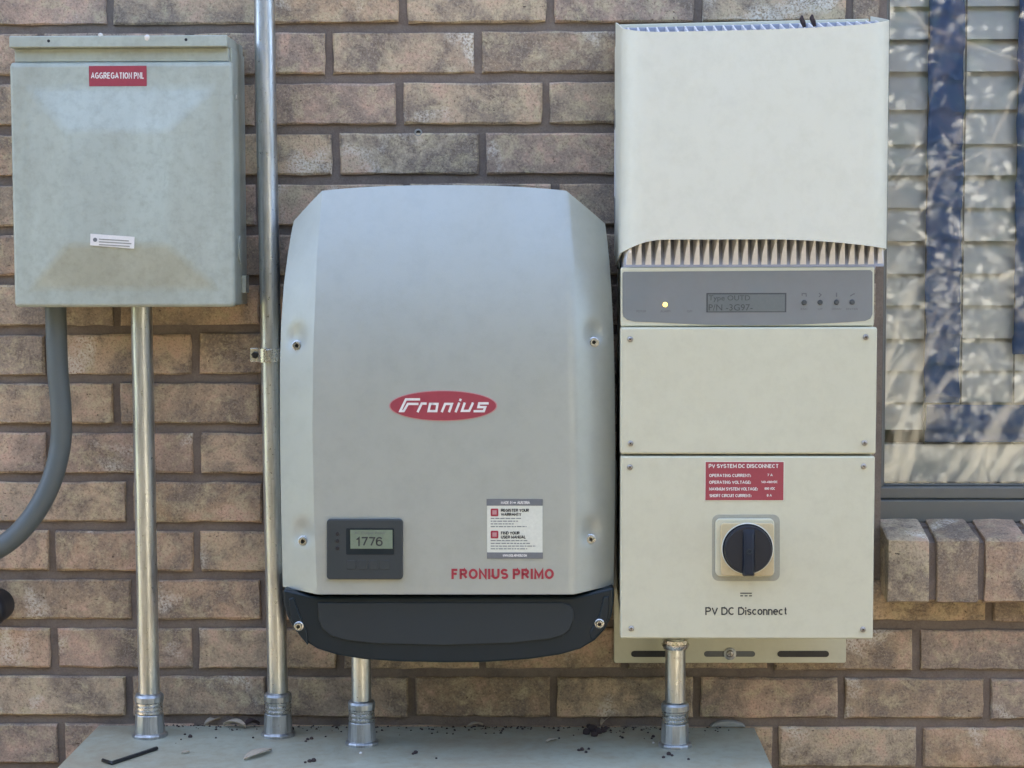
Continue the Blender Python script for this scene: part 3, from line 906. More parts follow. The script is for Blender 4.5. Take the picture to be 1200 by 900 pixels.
# labels
b = MB(); b.pbox(104.3, 77.2, 171.8, 101, DF + .0006, DF + .0001); lab = b.build('red_label', M['red'], enc, smooth=0)
stext('AGGREGATION PNL', 106.5, 84.8, 169, 92.2, DF + .0009, 'white', lab, 1.15, gap=.34)
b = MB(); d = DF + HP + .0008
b.prism(pxpts([(106, 273.8), (157.6, 277.5), (157.2, 291.5), (105.6, 287.5)], d), -d, -d + .0005); lab = b.build('white_label', M['white'], enc, smooth=0)
p = W(111.5, 281, d); b = MB(); b.lathe((p.x, -d, p.z), (0, -1, 0), [(0, .0028), (.0004, .0028)], 14); b.build('emblem', M['stickgrey'], lab)
for k, (a, e) in enumerate(((116, 151), (116, 154), (116, 152))):
    b = MB(); v = 279.5 + k * 3.2; b.prism(pxpts([(a, v), (e, v + 2.2), (e, v + 3.6), (a, v + 1.4)], d), -d - .0003, -d); b.build('print', M['caulk'], lab, smooth=0)

# grey plastic conduit sweeping left out of the enclosure
DP = 0.055
pts = spline([W(65.5, 350, DP), W(65.5, 372, DP), W(67.5, 430, DP), W(71.5, 480, DP), W(71, 520, DP), W(61, 562, DP + .004), W(43, 598, DP + .008), W(18, 628, DP + .012), W(-12, 648, DP + .016), W(-60, 668, DP + .02), W(-130, 680, DP + .02)], 8)
pv = thing('plastic_conduit', pts[0], 'dark grey plastic conduit curving left out of the enclosure', 'conduit')
b = MB(); b.tube(pts, 0.0143, 28); b.build('pipe', M['pvc'], pv, smooth=60)
b = MB(); p = W(61.5, 364, DP); b.lathe((p.x + .002, -DP, p.z - .004), (0, 0, 1), [(0, .0105), (.003, .0115), (.010, .0115)], 12); b.build('locknut', M['bright'], pv, smooth=25)

# black rounded cap poking in at the left edge
b = MB(); p = W(-13, 715, .06)
b.lathe((p.x, -.02, p.z), (0, -1, 0), [(0, .0235), (.038, .0245), (.046, .0235), (.052, .020), (.055, .013), (.056, .004)], 28)
tag(b.build('wall_fitting_cap', M['black'], smooth=50), 'black round cap on the brick at the left edge of the picture', 'cap')

# ------------------------------------------------------------------ silver inverter
FB = W(524, 777, 0.17)
inv = thing('silver_inverter', (FB.x, -.1, FB.z), 'silver grey solar inverter with dark base, red oval logo and small number display', 'inverter')
def face_d(v):                                          # how far the front stands off the wall, by photo height
    if v > 470: return 0.200
    t = (470 - v) / 250
    return 0.200 - 0.052 * t ** 2.2
LE = [(224, 344.5), (258, 344.5), (275, 341), (300, 337), (335, 332.5), (380, 329.5), (430, 328), (520, 328.3), (600, 329.5), (690, 331.5)]
RE = [(220, 709), (262, 709), (280, 711.5), (305, 714), (340, 716.5), (380, 718.5), (430, 720), (520, 721), (600, 720.5), (690, 719)]
LC = [(217, 378), (300, 371.5), (400, 367.5), (500, 366), (600, 368), (700, 372)]
RC = [(217, 663), (300, 668.5), (400, 671), (500, 673), (600, 674), (700, 672)]
def zt(s):                                              # top line, photo v, s = -1..1 across the front; bevels handled apart
    return 217 + 6.5 * abs(s) ** 2.4
dimples = [(348, 397), (696, 393), (355, 626), (692, 624)]
NB, NC, NR = 9, 40, 84
cols = [('L', 1 - i / NB) for i in range(NB)] + [('C', -1 + 2 * i / NC) for i in range(NC + 1)] + [('R', (i + 1) / NB) for i in range(NB)]
vs = []; nC = len(cols)
def cov(col, t):
    kind, s = col
    if kind == 'C':
        v1, v0 = zt(s), 696.5
        v = lerp(v0, v1, t)
        u = lerp(curve(LC, v), curve(RC, v), (s + 1) / 2)
        d = face_d(v)
    else:
        top = lerp(223.5, 259, s) if kind == 'L' else lerp(223.5, 262, s)
        bot = lerp(696.5, 687.5 if kind == 'L' else 685.5, s)
        v = lerp(bot, top, t)
        if kind == 'L': u = lerp(curve(LC, v), curve(LE, v), s)
        else: u = lerp(curve(RC, v), curve(RE, v), s)
        d = face_d(v) - 0.034 * s - 0.006 * s * s
    dd = 0
    for a, c in dimples:
        hh = (v - c) / 22 if v < c else (v - c) / 15
        q = ((u - a) / 13) ** 2 + hh ** 2
        if q < 1: dd = max(dd, .0065 * (1 - q) ** 1.5)
    p = W(u, v, d); return Vector((p.x, -d + dd, p.z))
for col in cols:
    for j in range(NR + 1): vs.append(cov(col, j / NR))
fs = []
for i in range(nC - 1):
    for j in range(NR):
        a = i * (NR + 1) + j
        fs.append((a, a + NR + 1, a + NR + 2, a + 1))
# return the rim towards the wall
rim = [i * (NR + 1) for i in range(nC)] + [(nC - 1) * (NR + 1) + j for j in range(1, NR + 1)] + [i * (NR + 1) + NR for i in range(nC - 2, -1, -1)] + [j for j in range(NR - 1, 0, -1)]
base = len(vs)
for k in rim:
    p = vs[k]; vs.append(Vector((p.x, p.y + .006, p.z)))
n = len(rim)
for k in rim:
    p = vs[k]; vs.append(Vector((lerp(p.x, FB.x, .006), -.055, p.z)))
for k in range(n):
    k2 = (k + 1) % n
    fs.append((rim[k], base + k, base + k2, rim[k2])); fs.append((base + k, base + n + k, base + n + k2, base + k2))
b = MB(); b.add(vs, fs)
b.build('cover', M['silver'], inv, smooth=35)
# chassis between cover and wall
b = MB(); b.prism(pxpts([(352, 275), (385, 240), (655, 240), (700, 275), (706, 700), (346, 700)], .06), -.058, -.002); b.build('chassis', M['dark'], inv, .003)
# dark base
outl = [(331.5, 690), (372, 699.5), (672, 699.5), (719.5, 688), (719.5, 705), (717, 722), (709, 738), (697, 751), (680, 761), (655, 768), (620, 773), (570, 776.5), (520, 777), (470, 776), (425, 773), (395, 768), (372, 761), (356, 751), (343, 736), (335, 720), (331.5, 705)]
b = MB(); b.prism(pxpts(outl, .186), -.186, -.03); bs = b.build('base', M['dark'], inv, .004, seg=3)
pan = [(372, 706), (660, 706), (668, 709), (672, 716), (672, 728), (668, 738), (660, 745), (645, 749.5), (600, 754.5), (520, 757), (440, 755), (405, 751), (388, 746), (377, 737), (373, 726)]
b = MB(); b.prism(pxpts(pan, .189), -.189, -.18); b.build('front_panel', M['dark2'], inv, .0025, seg=3)
for pts in ([(338, 702), (344, 700), (350, 718), (360, 741), (361, 757), (350, 744), (341, 727)], [(707, 700), (714, 698), (713, 724), (705, 740), (693, 752), (691, 741), (702, 722)]):
    b = MB(); b.prism(pxpts(pts, .1885), -.1885, -.18); b.build('side_rib', M['dark'], inv, .002)
for (u, v), d in zip(dimples, (.184, .183, .192, .189)):
    washer_screw(u, v + 8, d - .006, .0054, inv)
for u, v in ((350, 734), (702.5, 731)): washer_screw(u, v, .190, .0050, inv)
# display
b = MB(); b.prism(pxpts(rrect(383, 608.5, 472, 679, 4), .204), -.2055, -.196); dsp = b.build('display', M['display'], inv, .0015, seg=3)
fr = rrect(405.5, 619, 462, 650, 1.5, 3)
b = MB(); b.prism(pxpts(fr, .206), -.2058, -.204); sc = b.build('screen_recess', M['dark'], dsp)
b = MB(); b.pbox(410.5, 621, 460, 643, .2063, .2058); sc = b.build('screen', M['lcdgreen'], dsp, smooth=0)
stext('1776', 417, 629.2, 448.5, 640, .2066, 'ink', dsp, 1.7, gap=.2)
text('AC Output Power', 415.5, 623, 452, 627, .2066, M['inkgrey'], dsp)
for v in (625.5, 634, 642.5):
    p = W(395.5, v, .2055); b = MB(); b.lathe((p.x, -.2052, p.z), (0, -1, 0), [(0, .0028), (.0008, .0026), (.0012, .001)], 14); b.build('indicator', M['black'], dsp)
for u in (406, 419, 432.5, 446):
    b = MB(); b.prism(pxpts(rrect(u, 656.5, u + 10.5, 667.5, 2, 3), .206), -.2061, -.205); b.build('button', M['display'], dsp, .0005)
# oval logo
ell = [(519.3 + 63.5 * math.cos(2 * math.pi * k / 64), 475.5 + 18 * math.sin(2 * math.pi * k / 64)) for k in range(64)]
b = MB(); b.prism(pxpts(ell, .2005), -.2006, -.199); lg = b.build('logo_rim', M['pinkrim'], inv, smooth=0)
ell = [(519.3 + 62 * math.cos(2 * math.pi * k / 64), 475.5 + 17 * math.sin(2 * math.pi * k / 64)) for k in range(64)]
b = MB(); b.prism(pxpts(ell, .201), -.2010, -.2001); lg = b.build('logo', M['red'], inv, smooth=0)
def stroke(pts, w, d):
    """square-cornered letter stroke in photo units -> mesh"""
    b = MB()
    P = [Vector((u, v)) for u, v in pts]
    L = []; Rr = []
    for i, p in enumerate(P):
        t0 = (p - P[i - 1]).normalized() if i else None
        t1 = (P[i + 1] - p).normalized() if i < len(P) - 1 else None
        if t0 is None: t0 = t1
        if t1 is None: t1 = t0
        n0 = Vector((-t0.y, t0.x)); n1 = Vector((-t1.y, t1.x)); nn = (n0 + n1).normalized()
        k = w / 2 / max(.5, nn.dot(n0))
        L.append(p + nn * k); Rr.append(p - nn * k)
    for i in range(len(P) - 1):
        b.prism(pxpts([tuple(L[i]), tuple(L[i + 1]), tuple(Rr[i + 1]), tuple(Rr[i])], d), -d - .0003, -d)
    return b
def gl(pts):                                            # zoomed logo units to photo units
    return [(440 + x / 7.5, 450 + y / 7.5) for x, y in pts]
letters = {
    'letter_f': [[(392, 135), (268, 135), (218, 238), (248, 238), (285, 175), (378, 175)]],
    'letter_r': [[(370, 248), (406, 172), (450, 172)]],
    'letter_o': [[(500, 175), (545, 175), (535, 238), (466, 238), (480, 175), (505, 175)]],
    'letter_n': [[(582, 248), (612, 175), (672, 175), (646, 248)]],
    'letter_i': [[(704, 248), (737, 163)], [(742, 150), (750, 130)]],
    'letter_u': [[(785, 163), (760, 236), (824, 236), (858, 163)]],
    'letter_s': [[(995, 170), (912, 170), (904, 203), (965, 203), (952, 239), (862, 239)]]}
for nm, sts in letters.items():
    b = MB()
    for st_ in sts:
        q = stroke(gl(st_), 2.7, .2012); b.add(q.v, q.f)
    b.build(nm, M['white'], lg, smooth=0)
stext('FRONIUS PRIMO', 529, 666.5, 649, 678.6, .2006, 'redink', inv, 2.7, gap=.36)
# sticker
b = MB(); b.pbox(570.8, 585.3, 635.8, 654.5, .2006, .1995); sk = b.build('sticker', M['paper'], inv, smooth=0)
b = MB(); b.pbox(570.2, 584.8, 636, 592.6, .2009, .2003); b.build('sticker_band', M['stickgrey'], sk, smooth=0)
b = MB(); b.pbox(570.6, 647.4, 636.2, 654.8, .2009, .2003); b.build('sticker_band', M['stickgrey'], sk, smooth=0)
stext('MADE IN', 587, 587.3, 600.5, 590.7, .2012, 'white', sk, .6)
b = MB(); b.pbox(601.6, 588.3, 604.6, 589.9, .2012, .2009); b.build('print', M['white'], sk, smooth=0)
stext('AUSTRIA', 606, 587.3, 621, 590.7, .2012, 'white', sk, .75)
stext('WWW.SOLARWEB.COM', 589, 649.4, 617.5, 652.4, .2012, 'white', sk, .65)
for (s, a, v, e) in (('REGISTER YOUR', 587, 596.2, 620, ), ('WARRANTY', 587, 601.0, 611), ('FIND YOUR', 587, 622.8, 609), ('USER MANUAL', 587, 627.6, 616.3)):
    stext(s, a, v, e, v + 3.6, .2009, 'ink', sk, .85)
for v in (596, 622):
    b = MB(); b.prism(pxpts(rrect(575, v, 584, v + 9, 1.2, 3), .2009), -.2009, -.2004); ic = b.build('icon', M['redink'], sk, smooth=0)
    b = MB(); b.pbox(577, v + 2, 582, v + 7, .2012, .2009); b.build('print', M['pinkrim'], ic, smooth=0)
rn = random.Random(5)
for v0, ends in ((607, (611, 607, 602, 617)), (633, (618, 622, 628, 618))):
    for i, e in enumerate(ends):
        b = MB(); u = 575
        while u < e:
            w = rn.uniform(2, 6); b.pbox(u, v0 + i * 3.2, min(u + w, e), v0 + i * 3.2 + 1.1, .2008, .2006); u += w + .9
        b.build('print', M['panelgrey'], sk, smooth=0)

# ------------------------------------------------------------------ cream inverter
CB = W(876, 749, 0.19)
ci = thing('cream_inverter', (CB.x, -.1, CB.z), 'tall cream solar inverter with ventilated hood, grey display strip and black rotary switch', 'inverter')
# hood: a curved sheet open at top and bottom
DH = 0.212
hx0, hx1 = W(724.5, 160, .09).x, W(1041.5, 160, DH - .03).x
pz1 = W(880, 34, DH).z
hz_f = W(880, 280.5, DH).z
rc = .036
fx0, fx1 = W(727.5, 160, DH - .03).x, W(1041, 160, DH - .03).x
path = [(fx0 - .003, -.078), (fx0 - .0015, -.11), (fx0 - .0006, -.15)]
for k in range(9):
    a = math.pi / 2 * k / 8
    path.append((fx0 + rc * (1 - math.cos(a)), -(DH - rc) - rc * math.sin(a)))
nfl = 26
for k in range(1, nfl): path.append((lerp(fx0 + rc, fx1 - rc, k / nfl), -DH - .004 * math.sin(math.pi * k / nfl)))
for k in range(9):
    a = math.pi / 2 * k / 8
    path.append((fx1 - rc * (1 - math.sin(a)), -(DH - rc) - rc * math.cos(a)))
path += [(fx1, -.13), (fx1 - .002, -.10), (fx1 - .004, -.078)]
def hood_bot(x, y):
    uu = (x - fx0) / (fx1 - fx0)
    z = hz_f
    l = max(0, (0.16 - uu) / 0.16); r = max(0, (uu - .52) / .48)
    z -= .0165 * l ** 2.0 + .0125 * r ** 2.0
    z -= max(0, (-y - (DH - .004)) * 0)
    if y > -(DH - rc): z -= .16 * (y + (DH - rc))
    return max(z, W(880, 311, .19).z + .001)
HT = [(728, 34.5), (745, 36.5), (775, 37.5), (850, 36.3), (900, 35), (950, 33), (1000, 29.5), (1025, 27), (1042, 25)]
HTX = [(W(u, v, DH).x, W(u, v, DH).z) for u, v in HT]
HB = [(725, 26.3), (800, 23.5), (900, 20.8), (1000, 18.8), (1038, 19.5)]
HBX = [(W(u, v, .078).x, W(u, v, .078).z) for u, v in HB]
def hood_top(x, y):
    q = max(0, min(1, (y + DH) / (DH - .078)))
    return lerp(curve(HTX, x), curve(HBX, x), q)
TH = .0016
vs = []; fs = []
NRh = 14
def pnorm(i):
    a = Vector(path[max(i - 1, 0)]); c = Vector(path[min(i + 1, len(path) - 1)])
    t = (c - a).normalized(); return Vector((-t.y, t.x))
for i, (x, y) in enumerate(path):
    nrm = pnorm(i)
    for s in (0, 1):
        for j in range(NRh + 1):
            q = j / NRh
            px_, py_ = x + nrm.x * TH * s, y + nrm.y * TH * s
            vs.append((px_, py_, lerp(hood_bot(x, y), hood_top(x, y), q)))
S = NRh + 1
for i in range(len(path) - 1):
    a, c = i * 2 * S, (i + 1) * 2 * S
    for j in range(NRh):
        fs.append((a + j, c + j, c + j + 1, a + j + 1)); fs.append((a + S + j, a + S + j + 1, c + S + j + 1, c + S + j))
    fs.append((a, a + S, c + S, c)); fs.append((a + NRh, c + NRh, c + S + NRh, a + S + NRh))
for a in (0, (len(path) - 1) * 2 * S):
    for j in range(NRh): fs.append((a + j, a + j + 1, a + S + j + 1, a + S + j))
b = MB(); b.add(vs, fs)
b.build('hood', M['cream_lit'], ci, smooth=35)
# heat sink: back plate and upright fins under the hood
zfb_ = W(880, 312.2, .185).z
ztop = pz1 + .030
b = MB(); b.prism([(fx0 + .004, zfb_ - .004), (fx1 - .004, zfb_ - .004), (fx1 - .004, hood_top(fx1, -.125) - .004), (fx0 + .004, hood_top(fx0, -.125) - .004)], -.125, -.0535); b.build('heat_sink_plate', M['finback'], ci, .001)
b = MB(); b.prism([(-.174, zfb_ + .046), (-.174, zfb_ + .043), (-.188, zfb_ - .0005), (-.188, zfb_ + .001)], fx0 + .005, fx1 - .005)
b.v = [(y, x, z) for x, y, z in b.v]; b.build('gap_brightener', M['finback'], ci, smooth=0)  # added plate in the fin gaps, catches light to brighten them
nf = 27
for i in range(nf):
    q = i / (nf - 1)
    x = lerp(W(738, 300, .185).x, W(1033, 300, .185).x, q)
    b = MB(); wv = .0014
    prof = [(-.124, zfb_), (-.186, zfb_), (-.198, zfb_ + .018), (-.2055, zfb_ + .030), (-.2065, hood_top(x, -DH) - .003), (-.150, hood_top(x, -.15) - .004), (-.1245, hood_top(x, -.1245) - .003)]
    if x < fx0 + rc: yl = -(DH - rc) - math.sqrt(max(0, rc * rc - (fx0 + rc - x) ** 2)) + .0045
    elif x > fx1 - rc: yl = -(DH - rc) - math.sqrt(max(0, rc * rc - (x - fx1 + rc) ** 2)) + .0045
    else: yl = -1
    prof = [(max(y, yl), z) for y, z in prof]
    n = len(prof)
    th = .0011
    off = [0, -.001, .0012, .0022, 0, 0, 0]
    sw = [0, .002, -.003 * (q - .2), -.0035 * (q - .2), 0, 0, 0]
    lo = []; hi = []
    wide = [.0062, .0062, .0024, .0002, 0, 0, 0]
    for (y, z), o1, wd_ in zip(prof, sw, wide):
        lo.append((x - th + o1 * .9 - wd_, y, z)); hi.append((x + th + o1 * .9, y, z))
    b.add(lo + hi, [tuple(range(n)), tuple(range(2 * n - 1, n - 1, -1))] + [(i0, i0 + n, (i0 + 1) % n + n, (i0 + 1) % n) for i0 in range(n)])
    b.build('fin', M['fin'], ci, smooth=0)
# hood back plate that rises behind the fins
b = MB(); b.prism([(fx0 + .002, zfb_ - .002), (fx1 - .002, zfb_ - .002), (fx1 - .002, hood_top(fx1, -.078) + .001), (fx0 + .002, hood_top(fx0, -.078) + .001)], -.053, -.006); b.build('rear_case', M['cream'], ci, .002)
# body below
DBD = .176
bx0, bx1 = W(727.5, 560, .19).x, W(1025.5, 560, .19).x
bz0 = W(876, 748, .19).z; bz1_ = W(876, 313.5, .19).z
b = MB()
zz = bz0 + .004
b.prism([(0, 0)] * 0 or [(bx0 + .002, zz), (bx1 - .002, zz), (bx1 - .002, bz1_ - .001), (bx0 + .002, bz1_ - .001)], -DBD, -.010)
bd = b.build('body', M['cream'], ci, .002)
# slope the underside up towards the wall
for v in bd.data.vertices:
    w = v.co + ORG[ci.name]
    if w.y > -.05 and w.z < bz0 + .02: v.co.z += .028
# display frame
b = MB(); b.pbox(727.5, 313, 1024.5, 382.5, .189, DBD + .0005); df_ = b.build('display_frame', M['cream'], ci, .002)
pan = [(729.5, 320), (731, 318.5)] + [(1020, 316.5), (1022.5, 319), (1022.5, 368), (1020, 373.5), (1014, 376)] + [(lerp(1014, 744, k / 14), 376.5 + 4.8 * math.sin(math.pi * k / 14)) for k in range(1, 14)] + [(744, 377), (735, 375), (730.5, 371), (729.5, 366)]
b = MB(); b.prism(pxpts(pan, .1895), -.1896, -.1885); dp = b.build('display_panel', M['panelgrey'], ci, smooth=0)
b = MB(); b.pbox(827.8, 343.3, 921.5, 366, .1899, .1893); b.build('screen_bezel', M['lcddark'], dp, smooth=0)
b = MB(); b.pbox(829.5, 345, 919.8, 365, .1902, .1893); b.build('screen', M['lcd'], dp, smooth=0)
text('Type OUTD', 830.5, 346, 879, 354, .1905, M['lcddark'], dp)
text('P/N -3G97-', 830.5, 356.5, 882, 364, .1905, M['lcddark'], dp)
p = W(779.5, 357, .19); b = MB(); b.lathe((p.x, -.1892, p.z), (0, -1, 0), [(0, .0032), (.0010, .0030), (.002, .0016)], 16); b.build('status_light', M['amber'], dp)
for s, u0, u1 in (('POWER', 746, 757), ('ALARM', 774, 785.5), ('GFI', 805, 811)): text(s, u0, 363.5, u1, 366, .1899, M['inkgrey'], dp)
for i, (u, s) in enumerate(((942.5, 'ESC'), (961.2, 'UP'), (980.3, 'DOWN'), (998.7, 'ENTER'))):
    p = W(u, 354.5 - i * .2, .19); b = MB(); b.lathe((p.x, -.1892, p.z), (0, -1, 0), [(0, .0034), (.0014, .0033), (.0022, .0026), (.0024, .001)], 18); b.build('button', M['lcddark'], dp)
    w = 1.35 * len(s); text(s, u - w, 361, u + w, 363.2, .1899, M['inkgrey'], dp)
    sy = [[(u - 2.5, 346.5), (u - 2.5, 344), (u + 2, 344), (u + 2.5, 347.5)], [(u - 1.5, 348), (u + 1, 345.5), (u - 1.5, 343.5)], [(u, 343), (u, 348)], [(u - 2.5, 347), (u + 1.5, 344.5), (u + 3, 344.2)]][i]
    q = stroke(sy, 1.2, .1898); q.build('symbol', M['inkgrey'], dp, smooth=0)
# middle and lower covers
b = MB(); b.pbox(727, 383.5, 1027.5, 532.3, .195, DBD + .0005); b.build('middle_cover', M['cream'], ci, .003, seg=3)
b = MB(); b.pbox(727, 534.5, 1024.5, 749, .195, DBD + .0005); lc = b.build('lower_cover', M['cream'], ci, .003, seg=3)
for u, v in ((738.5, 397.5), (1014.5, 395), (738.8, 519.5), (1013, 519), (738.2, 547.5), (1012, 546.5), (739.8, 736.5), (1011.2, 737.5)):
    screw_head(u, v, .195, .0038, ci)
# red warning sticker
b = MB(); b.pbox(826, 540.5, 919, 587, .1955, .1948); rl0 = b.build('sticker', M['paper'], lc, smooth=0)
b = MB(); b.pbox(826.8, 541.4, 918.2, 586.2, .1958, .1950); b.build('sticker_face', M['red'], lc, smooth=0)
for s, u0, u1, v0, v1 in (('PV SYSTEM DC DISCONNECT', 830.5, 912.5, 543.8, 548.4), ('OPERATING CURRENT:', 831, 880, 555.4, 559), ('7 A', 899, 905.5, 555.2, 558.2),
                          ('OPERATING VOLTAGE:', 831, 880, 563.3, 567), ('140-480VDC', 892, 911.5, 563.4, 566.2), ('MAXIMUM SYSTEM VOLTAGE:', 831, 888, 571.1, 574.8), ('600 VDC', 896, 908.5, 571, 574),
                          ('SHORT CIRCUIT CURRENT:', 831.5, 880.5, 579, 582.6), ('8 A', 898.5, 904.5, 579, 582)):
    stext(s, u0, v0, u1, v1, .1961, 'white', lc, (v1 - v0) * .2)
stext('PV DC Disconnect', 826.5, 711.5, 922.5, 720.7, .1953, 'ink', lc, 1.55, gap=.22)
b = MB(); b.pbox(867.5, 694.6, 881, 695.8, .1953, .1950)
for u in (867.5, 872.7, 877.8): b.pbox(u, 697.6, u + 3.3, 698.9, .1953, .1950)
b.build('direct_current_symbol', M['ink'], lc, smooth=0)
# rotary switch
b = MB(); b.prism(pxpts(rrect(834.5, 603, 914, 681, 8), .196), -.1956, -.194); b.build('switch_seat', M['grime'], lc, .0003)
sw = MB(); sw.prism(pxpts(rrect(838.5, 608, 907.5, 675.5, 6), .2), -.2005, -.194); sp = sw.build('switch_plate', M['cream'], lc, .0015, seg=3)
b = MB(); b.prism(pxpts(rrect(844.3, 612.8, 907, 675, 5), .204), -.2055, -.2005); b.build('inner_plate', M['ivory'], sp, .0015, seg=3)
p = W(877, 644.5, .215)
b = MB(); b.lathe((p.x, -.2052, p.z), (0, -1, 0), [(0, .0322), (.0015, .0322), (.0017, .0305), (.011, .0300), (.0125, .0290)], 56)
kn = b.build('switch_knob', M['knob'], lc, smooth=40)
b = MB(); b.lathe((p.x, -.2040, p.z), (0, -1, 0), [(0, .0334), (.0016, .0334), (.0022, .0328)], 56); b.build('white_ring', M['paper'], sp, smooth=40)
b = MB()
b.add([(p.x - .0078, -.2177, p.z + .027), (p.x + .0078, -.2177, p.z + .027), (p.x + .0078, -.2177, p.z - .0335), (p.x - .0078, -.2177, p.z - .0335),
       (p.x - .0055, -.2205, p.z + .021), (p.x + .0055, -.2205, p.z + .021), (p.x + .0055, -.2270, p.z - .031), (p.x - .0055, -.2270, p.z - .031)],
      [(3, 2, 6, 7), (7, 6, 5, 4), (4, 5, 1, 0), (0, 3, 7, 4), (2, 1, 5, 6)])
b.build('grip', M['knob'], kn, .002, smooth=30)
q = W(879, 647.5, .23); b = MB(); b.lathe((q.x, -.2228, q.z), (0, -1, 0.2), [(0, .0036), (.0022, .0036), (.0022, .0024), (.001, .0022)], 18, False); b.build('knob_screw', M['dark2'], kn)
text('OFF', 872.5, 622.8, 880, 625.6, .2182, M['panelgrey'], kn, bold=.02)
# wall bracket showing below
def slot(u0, u1, v, r):
    o = []
    for k in range(7):
        a = math.pi / 2 + math.pi * k / 6; o.append((u0 + r + r * math.cos(a), v + r * math.sin(a)))
    for k in range(7):
        a = -math.pi / 2 + math.pi * k / 6; o.append((u1 - r + r * math.cos(a), v + r * math.sin(a)))
    return o
DBK = .014
b = MB(); b.prism(pxpts(rrect(719.5, 540, 991.5, 777, 2, 2), DBK), -DBK, -.004); bk = b.build('wall_bracket', M['cream'], ci, .001)
for u0, u1 in ((739.5, 802), (911, 971.5)):
    b = MB(); b.prism(pxpts(slot(u0, u1, 766.3, 3.6), DBK), -DBK - .0004, -DBK + .001); b.build('slot', M['black'], bk, smooth=0)
b = MB(); b.prism(pxpts(slot(825, 885, 766.3, 3.3), DBK), -DBK - .0004, -DBK + .001); b.build('slot', M['inkgrey'], bk, smooth=0)
p = W(855.5, 766, DBK); b = MB(); b.lathe((p.x, -DBK + .001, p.z), (0, -1, 0), [(0, .0088), (.0022, .0088), (.0027, .0080)], 20); b.build('washer', M['fitting'], bk)
screw_head(855.5, 766, DBK + .001, .0056, bk, 'screw')
# left flank of the case: narrow bracket edge and foil stickers
b = MB(); xx = W(720.5, 200, .03).x; b.box(xx, xx + .0015, -.054, -.02, W(720, 300, .03).z, W(720, 55, .03).z); b.build('side_flange', M['cream_lit'], ci)
for va, vb in ((130, 150), (152, 230), (233, 262)):
    b = MB(); b.box(xx - .0006, xx - .0001, -.05, -.024, W(720, vb, .03).z, W(720, va, .03).z); b.build('side_sticker', M['panelgrey' if va != 152 else 'white'], ci, smooth=0)

# ------------------------------------------------------------------ metal trough
tx0, tx1 = W(116.5, 852.5, 0).x, W(884, 849.5, 0).x
tr = thing('metal_trough', ((tx0 + tx1) / 2, -.15, TZ - .16), 'blue grey painted metal wiring trough under the conduits', 'wireway')
b = MB(); b.box(tx0, tx1, -.30, -.003, TZ - .16, TZ); b.build('case', M['trough'], tr, .0015)
b = MB(); b.box(tx0 + .004, tx1 - .004, -.304, -.3005, TZ - .156, TZ - .006); b.build('front_cover', M['trough'], tr, .001)

# things lying on the trough
def on_trough(u, v):
    q = _f + _r * ((u - 600) / F_PX) - _u * ((v - 450) / F_PX)
    return CAM + q * ((TZ - CAM.z) / q.z)
pa, pb, pc = on_trough(120.5, 893), on_trough(131, 896.5), on_trough(184, 879)
rr = .0026
b = MB(); b.tube([p + Vector((0, 0, rr)) for p in (pa, lerp(pa, pb, .6), lerp(pa, pb, .88), pb, lerp(pb, pc, .06), lerp(pb, pc, .15), pc)], rr, 6)
tag(b.build('hex_key', M['steel'], smooth=30), 'small black hex key lying on the left end of the trough', 'hex key')
def leaf(u0, v0, u1, v1, w, curl, label, mat='leaf'):
    a, c = on_trough(u0, v0), on_trough(u1, v1)
    t = (c - a); L = t.length; t.normalize(); s = Vector((-t.y, t.x, 0))
    b = MB(); n = 10; vs = []; fs = []
    for i in range(n + 1):
        q = i / n; ww = w * math.sin(math.pi * min(1, q * .96 + .02)) ** .75
        cz = .002 + curl * math.sin(math.pi * q)
        for k in (-1, -.5, 0, .5, 1): vs.append(a + t * L * q + s * ww * k + Vector((0, 0, cz + abs(k) * curl * .7 - .0004 * (k == 0))))
    for i in range(n):
        for k in range(4): fs.append((i * 5 + k, i * 5 + k + 5, i * 5 + k + 6, i * 5 + k + 1))
    b.add(vs, fs)
    o = b.build('dry_leaf', M[mat], smooth=60)
    so = o.modifiers.new('thick', 'SOLIDIFY'); so.thickness = .0006
    tag(o, label, 'leaf', 'dry leaves on the trough')
leaf(286, 891.5, 318, 880, .0085, .003, 'single pale dry leaf near the front edge of the trough')
leaf(240, 851.5, 262, 846.5, .006, .005, 'narrow curled dry leaf against the brick, leftmost of the pair')
leaf(262, 852, 288, 854.5, .007, .006, 'pale curled dry leaf against the brick beside the tall conduit')
leaf(286, 854, 304, 851, .006, .006, 'brown curled dry leaf touching the foot of the tall conduit', 'debris')
def clump(pts, label, size=.003, name='debris_clump', mat='debris'):
    b = MB(); rn = random.Random(int(pts[0][0]))
    for u, v, s in pts:
        p = on_trough(u, v)
        r = size * s
        ax = Vector((rn.uniform(-1, 1), rn.uniform(-1, 1), 1))
        b.lathe(p - Vector((0, 0, .0005)), ax, [(0, r * .7), (r * .5, r * rn.uniform(.9, 1.2)), (r * 1.1, r * .8), (r * 1.5, r * .3)], 7)
    tag(b.build(name, M[mat], smooth=0), label, 'debris', 'dirt crumbs on the trough')
clump([(223.5, 864, 1)], 'dark round crumb between the two left conduits', .0032)
clump([(253, 865, .5), (212, 867, .5), (206, 871, .3), (297, 865, .6)], 'scattered specks of dirt below the curled leaves', .003)
clump([(360, 867, .9), (366, 866, 1.1), (358, 869, .7)], 'little dirt crumbs right of the tall conduit', .0028)
clump([(362, 893, 1), (368, 892, 1.2), (357, 894, .7)], 'dirt crumbs at the front edge right of the pale leaf', .003)
clump([(488, 883, 1.1), (484, 884, .7)], 'dark crumb on the trough in front of the short left pipe', .003)
clump([(512, 889, .6)], 'tiny dark speck near the middle of the trough', .003)
